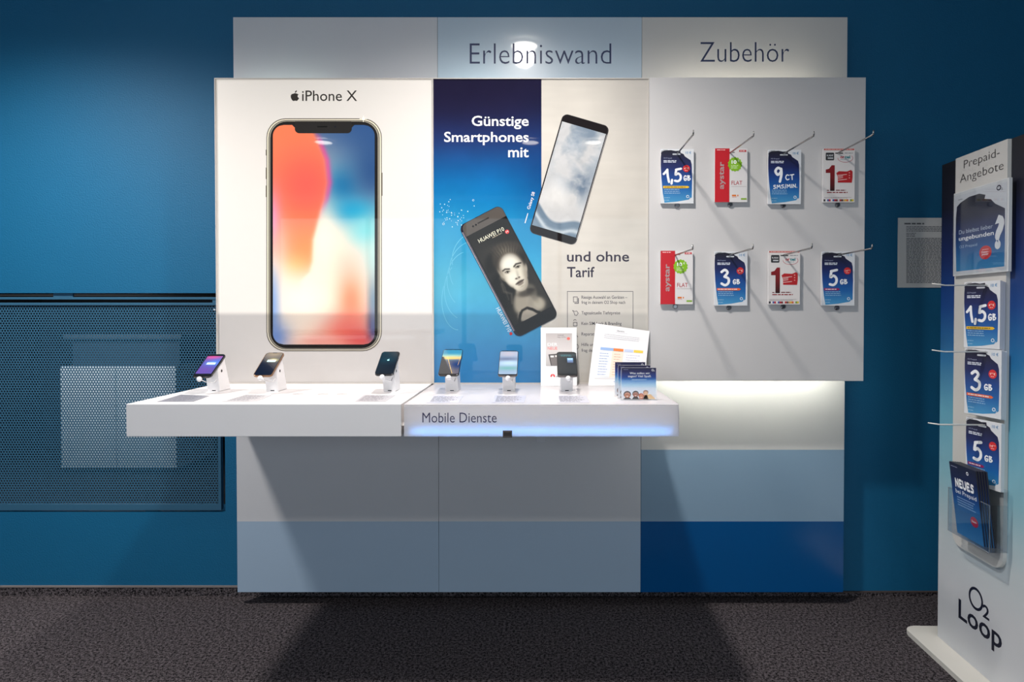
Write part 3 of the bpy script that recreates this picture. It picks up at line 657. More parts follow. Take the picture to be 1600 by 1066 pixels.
def pack_red():
    a = Art(); a.rect(0, 0, 51, 83, (224, 220, 220), 0); a.rect(0, 0, 23, 83, (196, 16, 34), 1)
    a.lines(3, 1.8, 16, 1, 2, 1.2, (240, 190, 190), 2, ragged=0); a.rect(38, 2.4, 49, 5.4, (196, 30, 44), 1); a.lines(39.5, 3.2, 47.5, 1, 2, 1.3, (240, 200, 200), 2, ragged=0)
    a.rect(23, 5.5, 31, 6.6, (60, 50, 50), 2)
    a.text('aystar', -9.5, 37.5, 33, 47.5, (168, 152, 152), 2, off=.02, rot=-90, c=(11.5, 42))
    P = []
    for k in range(28):
        r = 11.6 if k % 2 else 10.2; t = 2*math.pi*k/28; P.append((31.5+r*math.cos(t), 24.5+r*math.sin(t)))
    a.poly(P, (132, 186, 24), 3); a.text('10', 26, 18.2, 34, 24, W, 4, off=.035); a.text('€', 35.6, 17.8, 38.4, 21, W, 4); a.lines(25, 26, 38, 3, 2.1, 1.0, (210, 234, 170), 4)
    a.text('FLAT', 26.2, 50, 43, 56.2, (176, 36, 48), 2, off=.004); a.rect(26, 58.6, 49.5, 59.2, (190, 182, 182), 2)
    a.lines(27, 71.6, 37, 1, 3, 2.4, (226, 120, 30), 2, ragged=0); a.lines(27, 74.9, 36, 1, 2, .8, (220, 150, 140), 2); a.rect(41, 76.8, 50, 79.4, (140, 180, 60), 2)
    return a
def pack_one():
    a = Art(); a.rect(0, 0, 49.5, 84, (228, 222, 220), 0); k = 1/9.69
    a.rect(1, .4, 48.4, 2.8, (200, 80, 74), 1); a.lines(3, 1, 46, 1, 2, 1.1, (240, 180, 170), 2, ragged=0)
    a.rr(3.8, 6.6, 17, 18.6, 1.6, (46, 46, 50), 1); a.text('9,95€', 5.2, 9.6, 15.6, 12.8, (226, 226, 228), 2, off=.02); a.lines(7, 14.2, 15.4, 1, 2, 2.0, (200, 200, 204), 2, ragged=0)
    a.rr(18.5, 6.6, 31, 8.3, .8, (66, 60, 60), 2); a.lines(33.5, 6.8, 46, 1, 2, 1.0, (140, 140, 144), 2, ragged=0)
    a.text('or', 26.5, 12.2, 33.2, 15.6, (214, 40, 60), 2, off=.03); a.text('tel', 33.6, 11, 42, 15.6, (20, 130, 140), 2, off=.03); a.text('MOBILE', 26.8, 16.8, 40, 18, (90, 130, 150), 2)
    a.ring(34.5, 15.2, 12, .6, (190, 60, 76), 2, n=30, ry=6.6, a0=-35, a1=185)
    a.poly([(4, 33), (9.2, 31.6), (13.2, 26.2), (18, 26.2), (18, 66.2), (11, 66.2), (11, 38.2), (4, 38.2)], None, 2, grad=[(26,(140,14,24)),(45,(120,14,20)),(66,(40,8,10))])
    a.poly([(24.6,35.4),(37,36),(43.4,33.4),(46,36),(46,45),(45,53.4),(23,53.2),(22.6,44),(20.4,38.4)], (184, 28, 34), 2)
    for y in (40.4, 42.8, 45.2, 48): a.line([(22.5, y+1.6), (31 if y in (42.8, 45.2) else 37, y)], 1.0, (240, 200, 196), 3)
    for y in (38, 42, 46): a.circ(41, y, 1.0, (236, 170, 166), 3, n=8)
    a.lines(6, 64.6, 9.5, 1, 2, 1.3, (120, 50, 50), 2, ragged=0); a.lines(20, 64.4, 36, 1, 2, 1.4, (120, 50, 50), 2); a.lines(6, 67.8, 40, 1, 2, 1.6, (150, 40, 44), 2, ragged=.05)
    a.lines(2, 75.8, 46, 2, 1.4, .5, (150, 140, 140), 2, ragged=.3)
    fl = [(30,30,34),(236,236,236),(60,90,160),(200,40,50),(236,236,236),(60,90,160),(180,30,40),(120,40,50),(226,226,226),(190,60,50),(90,60,60),(200,160,120),(226,180,60),(210,90,60),(236,226,210),(120,150,70),(226,196,60)]
    for i, c in enumerate(fl): a.rect(1+i*2.76, 79.2, 1+(i+1)*2.76, 82.4, c, 2)
    return a
def blue15(): return pack_blue('1,5', 'GB', ((238, 190, 40), 45.5), (5, 31, 33, 51), (36, 41.5, 47, 49), '4°°€')
def blue9(): return pack_blue('9', 'CT', None, (10, 28, 23, 50), (27, 39, 41, 47), None, two=True)
def blue3(): return pack_blue('3', 'GB', ((238, 104, 50), 42), (10, 29, 24, 53), (29, 44, 40, 51), '9°°€')
def blue5(): return pack_blue('5', 'GB', ((150, 20, 90), 29), (11, 29, 25, 53), (29, 44, 40.5, 51), '14°°')
YP = 2.7245
PACKDEF = {'15': (blue15, 52, 85), '9': (blue9, 52, 85), '3': (blue3, 52, 85), '5': (blue5, 52, 85), 'r': (pack_red, 51, 83), 'o': (pack_one, 49.5, 84)}
CACHE = {}
M_card = mat('pack_card', (226, 224, 226), rough=0.5)
def make_pack(kind, w, h, th, name, loc, label, cat, group, rot=None):
    """pack with its own origin at its top centre; width along x, face towards -y"""
    key = (kind, round(w, 3), round(h, 3))
    t = thing(name, loc, label, cat, group, rot)
    if key not in CACHE:
        fn, pw, ph = PACKDEF[kind]
        o = MB().prism(rrect_pts(-w/2, -h, w/2, 0, .003, 3), 'y', 0, th).build('card_box', M_card, t)
        p = fn().build('printed_front', PG, lambda x, y, L: ((x/pw-.5)*w, -.0003-L*.00025, -y/ph*h), o)
        CACHE[key] = (o, p)
    else:
        o_, p_ = CACHE[key]; c = o_.copy(); COL.objects.link(c); c.parent = t; d_ = p_.copy(); COL.objects.link(d_); d_.parent = c
    return t
spec = [ # x0,y0,x1,y1, kind, slot(x,y), tip(x,y), label
 (1032,233,1084,318,'15',(1058,240.5),(1083,208),'blue 1,5 GB pack at far left of the upper hook row'),
 (1117,232,1167.5,316.5,'r',(1141,239),(1177,210),'red and white FLAT pack with green star on the upper hook row'),
 (1199.5,234,1252,318,'9',(1224,240.5),(1271,210),'blue 9 CT pack on the upper hook row'),
 (1286,232,1335.5,317,'o',(1309,239.5),(1364,208),'white pack with large dark red 1, at the right end of the upper hook row'),
 (1031.5,392,1083,476,'r',(1055,399),(1082,387),'red and white FLAT pack with green star on the lower hook row'),
 (1116,393,1168,478,'3',(1139,399),(1176,386),'blue 3 GB pack on the lower hook row of the hook board'),
 (1200.5,392,1250,476,'o',(1224,399),(1268,385),'white pack with large dark red 1, on the lower hook row'),
 (1284,393,1335,478,'5',(1308,399),(1362,386),'blue 5 GB pack at the right end of the lower hook row')]
for i, (x0, y0, x1, y1, kd, sl, tp, lab) in enumerate(spec):
    A_, B_ = PY(x0, y0, YP), PY(x1, y1, YP)
    wd, hg = (.138, .2265) if kd in ('15','9','3','5') else ((.1355, .2235) if kd == 'r' else (.132, .2245))
    make_pack(kd, wd, hg, .010, 'prepaid_card_pack', ((A_.x+B_.x)/2, YP, A_.z), lab, 'card pack', 'prepaid card packs on the hook board')
    s0 = PY(sl[0], sl[1], YP); tip = PY(tp[0], tp[1], 2.405); O = (s0.x, YF, s0.z)
    row = 'upper' if i < 4 else 'lower'; place = ['far left', 'second from left', 'third from left', 'far right'][i % 4]
    hk = thing('display_hook', O, 'thin steel hook, %s on the %s row of the hook board' % (place, row), 'hook', 'steel hooks on the hook board')
    MB(O).box(s0.x-.012, s0.x+.012, YF-.003, YF-.0003, s0.z-.007, s0.z+.007, .001).build('back_plate', M_metal, hk)
    p0 = Vector((s0.x, YF-.002, s0.z+.0005)); p1 = Vector((tip.x, 2.405, tip.z-.006)) 
    arm = MB(O).tube([p0, p0.lerp(p1, .5), p1], .0032, 10).build('arm', M_metal, hk, smooth=True)
    MB(O).tube([p1+Vector((0,.002,-.001)), p1+Vector((0,-.004,.006)), p1+Vector((0,-.004,.016))], [.0034, .0030, .0022], 8).build('tip', M_metal, arm, smooth=True)
    st = PY(sl[0], y1+3.2, YF-.004)
    sb_ = MB((st.x, YF-.001, st.z)); sb_.tube([(st.x, YF-.0008, st.z), (st.x, YF-.006, st.z), (st.x, YF-.010, st.z)], [.011, .0105, .007], 20)
    tag(sb_.build('locking_stud', M_stud, smooth=False, loc=(st.x, YF-.001, st.z)), 'round steel stud just under the %s pack of the %s row' % (place, row), 'stud', 'steel studs under the packs')
# ================================================================== COUNTERS
YC = 2.14; zc0 = PY(400, 682.5, YC).z
xs0 = PY(197, 640, YC).x; xs1 = PY(626.5, 640, YC).x; xs2 = PY(631, 640, YC).x; xs3 = PY(1061, 640, YC).x
xs0 = x1a+.004 if abs(xs0-x1a) > .03 else xs0
O = ((xs0+xs1)/2, 2.45, zc0)
ct = thing('display_counter', O, 'solid white wall counter on the left, carrying three phones', 'counter')
MB(O).box(xs0, xs1, YC, YR-.0005, zc0, ZS, .0015).build('counter_body', M_white, ct)
# glowing acrylic counter
def acrylic():
    m = bpy.data.materials.new('opal_acrylic'); m.use_nodes = True; nt = m.node_tree; out = nt.nodes['Material Output']; b = nt.nodes['Principled BSDF']
    b.inputs['Base Color'].default_value = (*lin((222, 218, 220)), 1); b.inputs['Roughness'].default_value = 0.18
    n_ = nt.nodes.new('ShaderNodeTexNoise'); n_.inputs['Scale'].default_value = 3; mr = nt.nodes.new('ShaderNodeMapRange'); mr.inputs['To Min'].default_value = .16; mr.inputs['To Max'].default_value = .2
    nt.links.new(n_.outputs['Fac'], mr.inputs['Value']); nt.links.new(mr.outputs['Result'], b.inputs['Roughness'])
    t = nt.nodes.new('ShaderNodeBsdfTranslucent'); t.inputs['Color'].default_value = (.9, .9, .92, 1)
    mx = nt.nodes.new('ShaderNodeMixShader'); mx.inputs[0].default_value = .35
    nt.links.new(b.outputs[0], mx.inputs[1]); nt.links.new(t.outputs[0], mx.inputs[2]); nt.links.new(mx.outputs[0], out.inputs['Surface']); return m
M_acr = acrylic()
O = ((xs2+xs3)/2, 2.45, zc0)
ac = thing('illuminated_counter', O, 'white acrylic counter lettered Mobile Dienste with blue glowing lower edge', 'counter')
MB(O).box(xs2, xs3, YC, YC+.005, zc0, ZS-.0062, .0012).build('front_fascia', M_acr, ac)
MB(O).box(xs2, xs3, YC, YR-.0005, ZS-.006, ZS, .0024).build('counter_top', M_acr, ac)
M_edge = mat('counter_edge', (206, 196, 190), rough=.35)

for x0 in (xs2, xs3-.0038): MB(O).box(x0, x0+.0038, YC+.0052, YR-.0005, zc0, ZS-.0062).build('side_panel', M_edge, ac)
MB(O).box(xs2+.004, xs3-.004, YC+.0052, YR-.0005, zc0, zc0+.004).build('bottom_panel', mat('bottom_grey', (120, 122, 128), rough=.5), ac)
Art().text('Mobile Dienste', 660, 645, 776, 660.5, (44, 42, 84), 1, off=-0.004).build('lettering', PR, wallmap(YC-.0002, ac.location), ac)
MB(O).box(xs2+.05, xs3-.05, YC+.020, YC+.026, zc0+.005, zc0+.03).build('led_strip', mat('led_housing', (200, 205, 215)), ac)
sp = PY(793, 678, YC); O = (sp.x, YC-.002, sp.z)
ss = thing('sensor_clip', O, 'small dark square clip on the lower front edge of the glowing counter', 'clip')
MB(O).box(sp.x-.0155, sp.x+.0155, YC-.006, YC-.0006, zc0-.002, zc0+.021, .001).build('clip_body', mat('clip_grey', (84, 74, 70), rough=.35, metal=.4), ss)
MB(O).box(sp.x-.012, sp.x+.012, YC-.0068, YC-.0061, zc0+.004, zc0+.016).build('clip_window', mat('clip_dark', (52, 46, 46), rough=.2), ss)
sp = PY(845.5, 689, 2.62); O = (sp.x, 2.62, sp.z)
cj = thing('cable_box', O, 'small grey box hanging under the glowing counter', 'box')
MB(O).box(sp.x-.018, sp.x+.018, 2.60, 2.64, sp.z-.006, zc0-.0004, .001).build('box_body', mat('pale_grey_plastic', (196, 196, 202), rough=.4), cj)
MB(O).tube([(sp.x, 2.641, sp.z), (sp.x, 2.70, sp.z-.004), (sp.x+.01, 2.78, zc0-.004)], .002, 8).build('lead', M_white, cj, smooth=True)
# ================================================================== PHONES AND STANDS
TL = math.radians(32)
M_blk = mat('phone_black', (18, 18, 20), rough=.18, coat=.5); M_alu = mat('phone_aluminium', (96, 92, 92), rough=.28, metal=.9)
M_gold = mat('phone_bronze', (150, 116, 90), rough=.28, metal=.8)
M_stand = mat('stand_white', (232, 231, 233), rough=.3); M_dark = mat('hole_black', (14, 14, 16), rough=.5)
SCR = print_mat('lit_screen', .12, coat=.6, emis=.45); SCRD = print_mat('dim_screen', .12, coat=.6, emis=.35)
def scr_purple(X, Y):
    C = A3((70, 66, 130), X); C = blend(C, (176, 60, 110), gau(X, Y, 35, 6, 50, 30)); C = blend(C, (60, 100, 180), gau(X, Y, 60, 55, 50, 40)*.8); C = blend(C, (84, 60, 130), gau(X, Y, 30, 120, 60, 40)*.8)
    return blend(C, (150, 200, 232), gau(X, Y, 45, 62, 22, 12)*.5)
def scr_earth(X, Y):
    C = A3((16, 22, 38), X); C = blend(C, (112, 100, 84), gau(X, Y, 40, 0, 70, 60)); C = blend(C, (12, 18, 34), 1/(1+np.exp(-(Y-80)/8)))
    return blend(C, (232, 226, 140), gau(X, Y, 52, 62, 22, 13)*.9)
def scr_dark(X, Y):
    C = A3((12, 16, 18), X); C = blend(C, (52, 52, 56), gau(X, Y, 75, 0, 40, 50)*.8); return blend(C, (16, 60, 74), gau(X, Y, 36, 64, 40, 26)*.5)
def scr_sunset(X, Y):
    C = A3((44, 110, 140), X); C = blend(C, (120, 160, 150), gau(X, Y, 40, 45, 80, 14)); C = blend(C, (226, 170, 90), gau(X, Y, 45, 60, 80, 12)); C = blend(C, (80, 76, 84), 1/(1+np.exp(-(Y-72)/4)))
    C = blend(C, (22, 40, 84), gau(X, Y, 75, 105, 40, 26)); return blend(C, (28, 30, 36), 1/(1+np.exp((X+Y*-.42+16)/1.5))*(Y > 50))
def scr_grey(X, Y):
    C = A3((120, 140, 162), X); C = blend(C, (150, 146, 158), gau(X, Y, 40, 20, 50, 26)); C = blend(C, (84, 88, 110), gau(X, Y, 30, 62, 60, 16)); C = blend(C, (150, 172, 190), gau(X, Y, 45, 90, 60, 22))
    return blend(C, (96, 140, 140), gau(X, Y, 40, 128, 60, 14))
def scr_ui(X, Y):
    C = A3((24, 27, 30), X); C = blend(C, (44, 66, 72), gau(X, Y, 40, 14, 50, 9)); return C
phones = [ # bottom centre px, bottom y, width, length, body mat, screen, bezel(side,top,bottom), label, screen mat
 (314.5, 588.5, .067, .140, M_blk, scr_purple, (.004, .014, .016), 'black phone with lit purple screen, leftmost on the white counter', SCR),
 (409.5, 587, .069, .144, M_gold, scr_earth, (.004, .004, .004), 'phone with brown and black earth picture, second along the white counter', SCR),
 (599.5, 585.3, .069, .144, M_blk, scr_dark, (.003, .004, .004), 'black phone showing a small apple mark on dark screen', SCRD),
 (700.5, 586, .076, .163, M_blk, scr_sunset, (.002, .006, .006), 'tall phone with teal and orange sunset screen on the glowing counter', SCR),
 (793, 587, .071, .157, M_alu, scr_grey, (.002, .006, .007), 'phone with pale grey blue screen, above the dark clip', SCR),
 (887, 587.3, .075, .150, M_alu, scr_ui, (.004, .010, .012), 'dark phone in front of the white phone leaflet', SCRD)]
YPH = 2.38
for i, (bx, by, wd, ln, bm_, sf, (bs, bt, bb), lab, sm) in enumerate(phones):
    B = PY(bx, by, YPH)
    t = thing('smartphone', B, lab, 'phone', None, rot=(TL, 0, 0))
    MB().prism(rrect_pts(-wd/2, 0, wd/2, ln, .009, 6), 'z', -.0075, 0, bev=.0022).build('body', bm_, t, smooth=False)
    MB().prism(rrect_pts(-wd/2+.0022, .0022, wd/2-.0022, ln-.0022, .0075, 6), 'z', .0001, .0006).build('glass', MATS['phone_black'], t); gl_ = t.children[-1] if False else [o_ for o_ in COL.objects if o_.parent == t][-1]
    a = Art(); sc_ = 80/(wd-2*bs); hh = (ln-bt-bb)*sc_
    a.grid(rr_grid(0, 0, 80, hh, 6 if bs < .004 else 1), 50, 90, sf, 0)
    if i == 0: a.rect(22, 56, 66, 72, (176, 222, 244), 1)
    if i == 1: a.rect(24, 58, 66, 74, (190, 232, 240), 1)
    if i == 2:
        a.circ(40, 66, 5.5, (160, 214, 222), 1, n=14); a.circ(46.5, 65, 2.4, (18, 40, 46), 2, n=8); a.poly([(40,59),(41,56),(44,54.6),(43,58)], (160,214,222), 1)
    if i == 3: a.line([(22, 50), (54, hh-1)], 1.3, (226, 190, 96), 1); a.line([(77, 45), (72, 110)], 1.0, (214, 170, 80), 1)
    if i == 5:
        a.rect(42, 38, 68, 74, None, 1, grad=[(38,(120,170,214)),(56,(96,124,160)),(74,(60,60,90))]); a.text('08:08', 45, 42, 65, 49, (210,226,240), 2); a.lines(14, 14, 66, 2, 8, 3, (60, 104, 110), 1)
    a.build('screen', sm, lambda x, y, L: (-wd/2+bs+x/sc_, ln-bt-y/sc_, .0008+L*.00015), gl_)
    mk = MB(); mk.tube([(-.005, ln-.004, .0008), (.005, ln-.004, .0008)], .0008, 6) if bt > .005 else mk.tube([(-.008, ln-.0035, .0007), (.008, ln-.0035, .0007)], .0016, 6)
    mk.build('earpiece', M_dark, t)
    MB().box(wd/2-.0006, wd/2+.0009, ln*.62, ln*.74, -.005, -.003, .0003).build('side_button', bm_, t)
    # stand
    O = (B.x, 2.47, ZS+.0005); yy = lambda Y: B.z+(Y-YPH)*math.tan(TL)-.0105
    s_ = thing('phone_stand', O, 'white wedge shaped security stand under the %s' % ['purple screen phone', 'brown and black earth picture phone', 'dark phone with the apple mark', 'sunset screen phone', 'pale grey blue screen phone', 'phone in front of the leaflet'][i], 'phone stand', 'white phone stands on the counters')
    MB(O).prism([(2.470, ZS+.0005), (2.557, ZS+.0005), (2.506, yy(2.506)-.004), (2.496, yy(2.496)), (2.452, yy(2.452)), (2.458, ZS+.06)], 'x', B.x-.0235, B.x+.0235, bev=.003).build('stand_body', M_stand, s_)
    MB(O).box(B.x-.006, B.x+.008, 2.4685, 2.4698, ZS+.003, ZS+.006).build('slot', M_dark, s_)
    for sd in (-1, 1): MB(O).tube([(B.x+sd*.0230, 2.484, ZS+.078), (B.x+sd*.0242, 2.484, ZS+.078)], .0055, 16).build('side_hole', M_dark, s_)
    cc = Vector((B.x+(-.004 if i < 3 else .002), YPH-.006, B.z-.009))
    MB(O).ball(cc, (.0095, .009, .0095)).build('connector', M_stand, s_, smooth=True)
    MB(O).tube([cc, cc+Vector((.012, .02, -.012)), Vector((B.x+.014, 2.44, B.z-.030)), Vector((B.x+.015, 2.462, B.z-.02))], .0018, 8).build('cable', M_stand, s_, smooth=True)
# sheets under the phones
def quad_sheet(name, q, label, cat, group, col, art=True):
    P = [PZ(x, y, ZS+.0007) for x, y in q]; c = sum(P, Vector())/4
    t = thing(name, (c.x, c.y, ZS), label, cat, group)
    bm = MB((c.x, c.y, ZS)); bm.prism([(p.x, p.y) for p in P], 'z', ZS+.0004, ZS+.0010).build('sheet', mat('grey_acetate_'+str(col[0]), col, rough=.3), t)
    a = Art()
    a.lines(.08, .1, .92, 9, .095, .035, (120, 120, 132), 1, ragged=.35)
    def f(x, y, L):
        u = P[0].lerp(P[1], x); v = P[3].lerp(P[2], x); p = u.lerp(v, y); return (p.x-c.x, p.y-c.y, .0012+L*.0001)
    if art: a.build('printed_lines', PR, f, t)
    return t
k5 = lambda x, y: (190+x/3.553, 530+y/3.553); k6 = lambda x, y: (620+x/3.553, 500+y/3.553)
GR = 'price sheets lying on the counters'
quad_sheet('price_sheet', [k5(330,308), k5(490,315), k5(400,347), k5(195,348)], 'grey printed sheet on the left corner of the white counter, below the purple screen phone', 'sheet', GR, (150, 150, 158))
quad_sheet('price_sheet', [k5(690,308), k5(835,312), k5(750,345), k5(555,347)], 'grey printed sheet below the phone with earth picture', 'sheet', GR, (190, 188, 192))
quad_sheet('price_sheet', [k5(1345,310), k5(1520,312), k5(1465,347), k5(1295,347)], 'grey printed sheet below the phone with apple mark', 'sheet', GR, (186, 184, 190))
quad_sheet('price_sheet', [k6(195,422), k6(370,422), k6(342,460), k6(165,460)], 'pale printed sheet on the glowing counter below the sunset screen phone', 'sheet', GR, (206, 206, 220))
quad_sheet('price_sheet', [k6(545,420), k6(720,421), k6(705,459), k6(530,459)], 'pale printed sheet on the glowing counter below the grey blue screen phone', 'sheet', GR, (204, 204, 220))
quad_sheet('price_sheet', [k6(885,420), k6(1050,421), k6(1070,459), k6(893,459)], 'pale printed sheet on the glowing counter below the dark phone beside the leaflet', 'sheet', GR, (205, 205, 219))
for j, (x, w_) in enumerate(((978, 'left'), (1118, 'middle'), (1226, 'right'))):
    x_, y_ = k5(x, 307); p = PZ(x_, y_, ZS)
    t = thing('counter_sticker', (p.x, p.y, ZS), 'tiny red and dark sticker on the white counter, %s of the three' % w_, 'sticker', 'tiny stickers on the white counter')
    MB(t.location).box(p.x-.022, p.x+.022, p.y-.010, p.y+.010, ZS+.0004, ZS+.0008).build('label_base', M_white, t)
    a = Art(); a.poly([(0,.2),(.55,0),(.5,.5),(-.02,.7)], (60, 40, 60), 1); a.poly([(.55,.1),(.95,0),(.9,.35),(.5,.5)], (190, 60, 70), 1)
    a.build('print', PR, lambda x, y, L: (-.02+.04*x, .009-.018*y, .001+L*.0001), t)
# ================================================================== LEAFLETS ON THE GLOWING COUNTER
def leaning(name, q, Ybot, Ytop, label, cat, art, rows, m=PR, group=None, th=.001, cc=(238, 236, 238)):
    """flat card whose picture outline is q (TL,TR,BR,BL); bottom edge stands at Ybot, top leans to Ytop"""
    P = [PY(*q[0], Ytop), PY(*q[1], Ytop), PY(*q[2], Ybot), PY(*q[3], Ybot)]
    P[2].z = P[3].z = ZS+.0006
    c = (P[2]+P[3])/2; t = thing(name, (c.x, c.y, ZS), label, cat, group)
    n_ = (P[1]-P[0]).cross(P[3]-P[0]).normalized(); n_ = n_ if n_.y < 0 else -n_
    O_ = Vector((c.x, c.y, ZS)); bm = MB()
    N_ = 10; gp = lambda u, v: P[0].lerp(P[1], u).lerp(P[3].lerp(P[2], u), v)-O_
    Fv = [[bm.bm.verts.new(gp(a/N_, b/N_)) for a in range(N_+1)] for b in range(N_+1)]; Bv = [[bm.bm.verts.new(gp(a/N_, b/N_)-n_*th) for a in range(N_+1)] for b in range(N_+1)]
    for b in range(N_):
        for a in range(N_):
            bm.bm.faces.new((Fv[b][a], Fv[b][a+1], Fv[b+1][a+1], Fv[b+1][a])); bm.bm.faces.new((Bv[b][a], Bv[b+1][a], Bv[b+1][a+1], Bv[b][a+1]))
        for (x_, y_, q_, r_2) in ((b, 0, b+1, 0), (b+1, N_, b, N_)): bm.bm.faces.new((Fv[y_][x_], Fv[r_2][q_], Bv[r_2][q_], Bv[y_][x_]))
        bm.bm.faces.new((Fv[b][0], Bv[b][0], Bv[b+1][0], Fv[b+1][0])); bm.bm.faces.new((Fv[b+1][N_], Bv[b+1][N_], Bv[b][N_], Fv[b][N_]))
    cd_ = bm.build('card', mat('card_%d' % cc[0], cc, rough=.45), t)
    def f(x, y, L):
        p = P[0].lerp(P[1], x).lerp(P[3].lerp(P[2], x), y)-O_+n_*(.0008+L*.0002); return p
    art.build('printed_front', m, f, cd_); return t
# white phone leaflet; units 0..1
kk = lambda x, y: ((x-45)/485, (y-60)/(865-60))
a = Art(); a.rect(.14, .10, .87, .665, None, 1, grad=[(.1,(176,168,168)),(.4,(204,198,198)),(.66,(176,172,172))])
a.text('HUAWEI', .47, .125, .64, .15, (90,84,88), 2); a.text('Mate 10 Pro', .46, .16, .70, .182, (90,84,88), 2); a.poly([(.77+.045*math.cos(t/8*math.pi), .195+.026*math.sin(t/8*math.pi)) for t in range(16)], (232,96,84), 2)
a.text('DER', .19, .27, .46, .32, (246,240,240), 2, off=.0); a.text('NEUE', .19, .34, .46, .39, (224,96,92), 2, off=.0)
a.poly([(.21,.47),(.6,.45),(.6,.66),(.28,.66)], (60,56,58), 2); a.poly([(.245,.485),(.6,.47),(.6,.66),(.305,.66)], (112,106,106), 3); a.rect(.27, .49, .36, .52, (226,222,220), 4); a.rect(.40, .483, .47, .515, (220,216,214), 4)
for k in range(8):
    t = math.radians(-90+(k-3.5)*25); x0, y0 = .33+.018*math.cos(t), .845+.011*math.sin(t); d = (math.cos(t), math.sin(t)*.6)
    n_ = (-d[1], d[0]*.6); L_ = .066 if k in (2,3,4,5) else .056
    a.poly([(x0, y0), (x0+d[0]*L_*.6+n_[0]*.018, y0+d[1]*L_*.6+n_[1]*.018), (x0+d[0]*L_, y0+d[1]*L_), (x0+d[0]*L_*.6-n_[0]*.018, y0+d[1]*L_*.6-n_[1]*.018)], (226, 56, 60), 2)
a.text('HUAWEI', .43, .83, .70, .858, (50,46,50), 2, off=.006)
leaning('product_leaflet', [(845,512),(901,512),(901.5,606),(845,606)], 2.66, 2.735, 'white portrait leaflet with red petal mark leaning on the middle light box', 'leaflet', a, 1)
# tariff sheet
a = Art(); a.text('Übersicht', .40, .055, .54, .085, (96,92,104), 1); a.rect(.36, .10, .60, .105, (214,212,218), 1)
a.lines(.18, .15, .86, 3, .03, .008, (190, 188, 196), 1, ragged=.1)
a.rect(.14, .375, .38, .42, (150, 180, 226), 1); a.rect(.38, .375, .56, .42, (232, 128, 60), 1); a.rect(.58, .375, .74, .42, (196, 206, 238), 1); a.rect(.75, .375, .92, .42, (244, 206, 80), 1)
a.rect(.36, .43, .56, .86, (250, 224, 206), 1); a.rect(.58, .43, .92, .86, (244, 242, 250), 1); a.rect(.12, .43, .34, .86, (228, 236, 246), 1)
a.lines(.14, .47, .32, 9, .043, .010, (150, 160, 200), 2, ragged=.3); a.lines(.40, .47, .54, 9, .043, .010, (214, 170, 150), 2, ragged=.3); a.lines(.62, .47, .88, 9, .043, .010, (190, 186, 206), 2, ragged=.3)
a.rect(.1, .885, .95, .889, (170,168,176), 1); a.lines(.45, .93, .8, 1, .02, .01, (130, 150, 210), 1)
leaning('tariff_sheet', [(931,505.5),(1015,517.5),(1006,606),(919,606)], 2.665, 2.735, 'white tariff sheet with orange and yellow table leaning on the middle light box', 'sheet', a, 1)
# flyers in clear holders
def flyer_art(full):
    a = Art(); a.rect(0, 0, 1, 1, None, 1, grad=[(0,(24,20,60)),(.12,(26,26,84)),(.30,(24,60,140)),(.42,(60,130,200)),(.55,(160,200,228)),(.66,(216,222,236)),(1,(240,236,240))])
    a.ring(.90, .075, .032, .010, W, 2, n=14, ry=.034); a.text('2', .935, .08, .955, .115, W, 2)
    a.lines(.06, .05, .2, 1, .04, .012, (140, 140, 180), 2)
    if full:
        a.text('Was sollen wir', .24, .14, .82, .205, W, 2, off=.002); a.text('sagen? Viel Spaß.', .19, .235, .86, .32, W, 2, off=.002); a.lines(.3, .37, .72, 1, .05, .02, (170, 206, 232), 2, ragged=0)
        sk = [(206, 140, 110), (150, 96, 76), (190, 120, 92), (226, 170, 120)]
        for j, (x, y, r, h, s2) in enumerate(((.17,.86,.085,(60,34,30),(200,130,100)),(.41,.84,.075,(50,36,34),(176,110,86)),(.57,.90,.062,(190,96,70),(224,150,116)),(.70,.80,.06,(150,90,70),(232,176,130)))):
            r *= 1.15; a.circ(x, y-.015, r*1.1, h, 2, n=16); a.circ(x, y+.01, r*.9, s2, 3, n=16); a.circ(x-r*.3, y-.005, r*.1, (50,30,30), 4, n=6); a.circ(x+r*.3, y-.005, r*.1, (50,30,30), 4, n=6)
            a.poly([(x-r*.4, y+.035), (x+r*.4, y+.035), (x, y+.035+r*.35)], (250,240,236), 4); a.poly([(x-r*1.2, 1), (x-r*.5, y+r*.75), (x+r*.5, y+r*.75), (x+r*1.2, 1)], h, 2)
        a.poly([(.70,.86),(.84,.84),(.99,.995),(.62,.995)], (244,200,150), 2)
    return a
def clear_mat(name, tint, f):
    m = bpy.data.materials.new(name); m.use_nodes = True; nt = m.node_tree; out = nt.nodes['Material Output']; nt.nodes.remove(nt.nodes['Principled BSDF'])
    t = nt.nodes.new('ShaderNodeBsdfTransparent'); t.inputs[0].default_value = (*tint, 1); g_ = nt.nodes.new('ShaderNodeBsdfGlossy'); g_.inputs['Roughness'].default_value = .03
    lw_ = nt.nodes.new('ShaderNodeLayerWeight'); lw_.inputs['Blend'].default_value = .2; fr_ = nt.nodes.new('ShaderNodeMapRange'); fr_.inputs['To Min'].default_value = .025; fr_.inputs['To Max'].default_value = f-1; nt.links.new(lw_.outputs['Facing'], fr_.inputs['Value']); mx = nt.nodes.new('ShaderNodeMixShader')
    nt.links.new(fr_.outputs[0], mx.inputs[0]); nt.links.new(t.outputs[0], mx.inputs[1]); nt.links.new(g_.outputs[0], mx.inputs[2]); nt.links.new(mx.outputs[0], out.inputs['Surface']); return m
M_clear = clear_mat('clear_acrylic', (.98, .99, .995), 1.22)
FY = ((2.33, (961, 566, 1008, 621.5), 'rear'), (2.28, (966, 571, 1016, 626), 'middle'), (2.23, (971, 574.8, 1025, 631), 'front'))
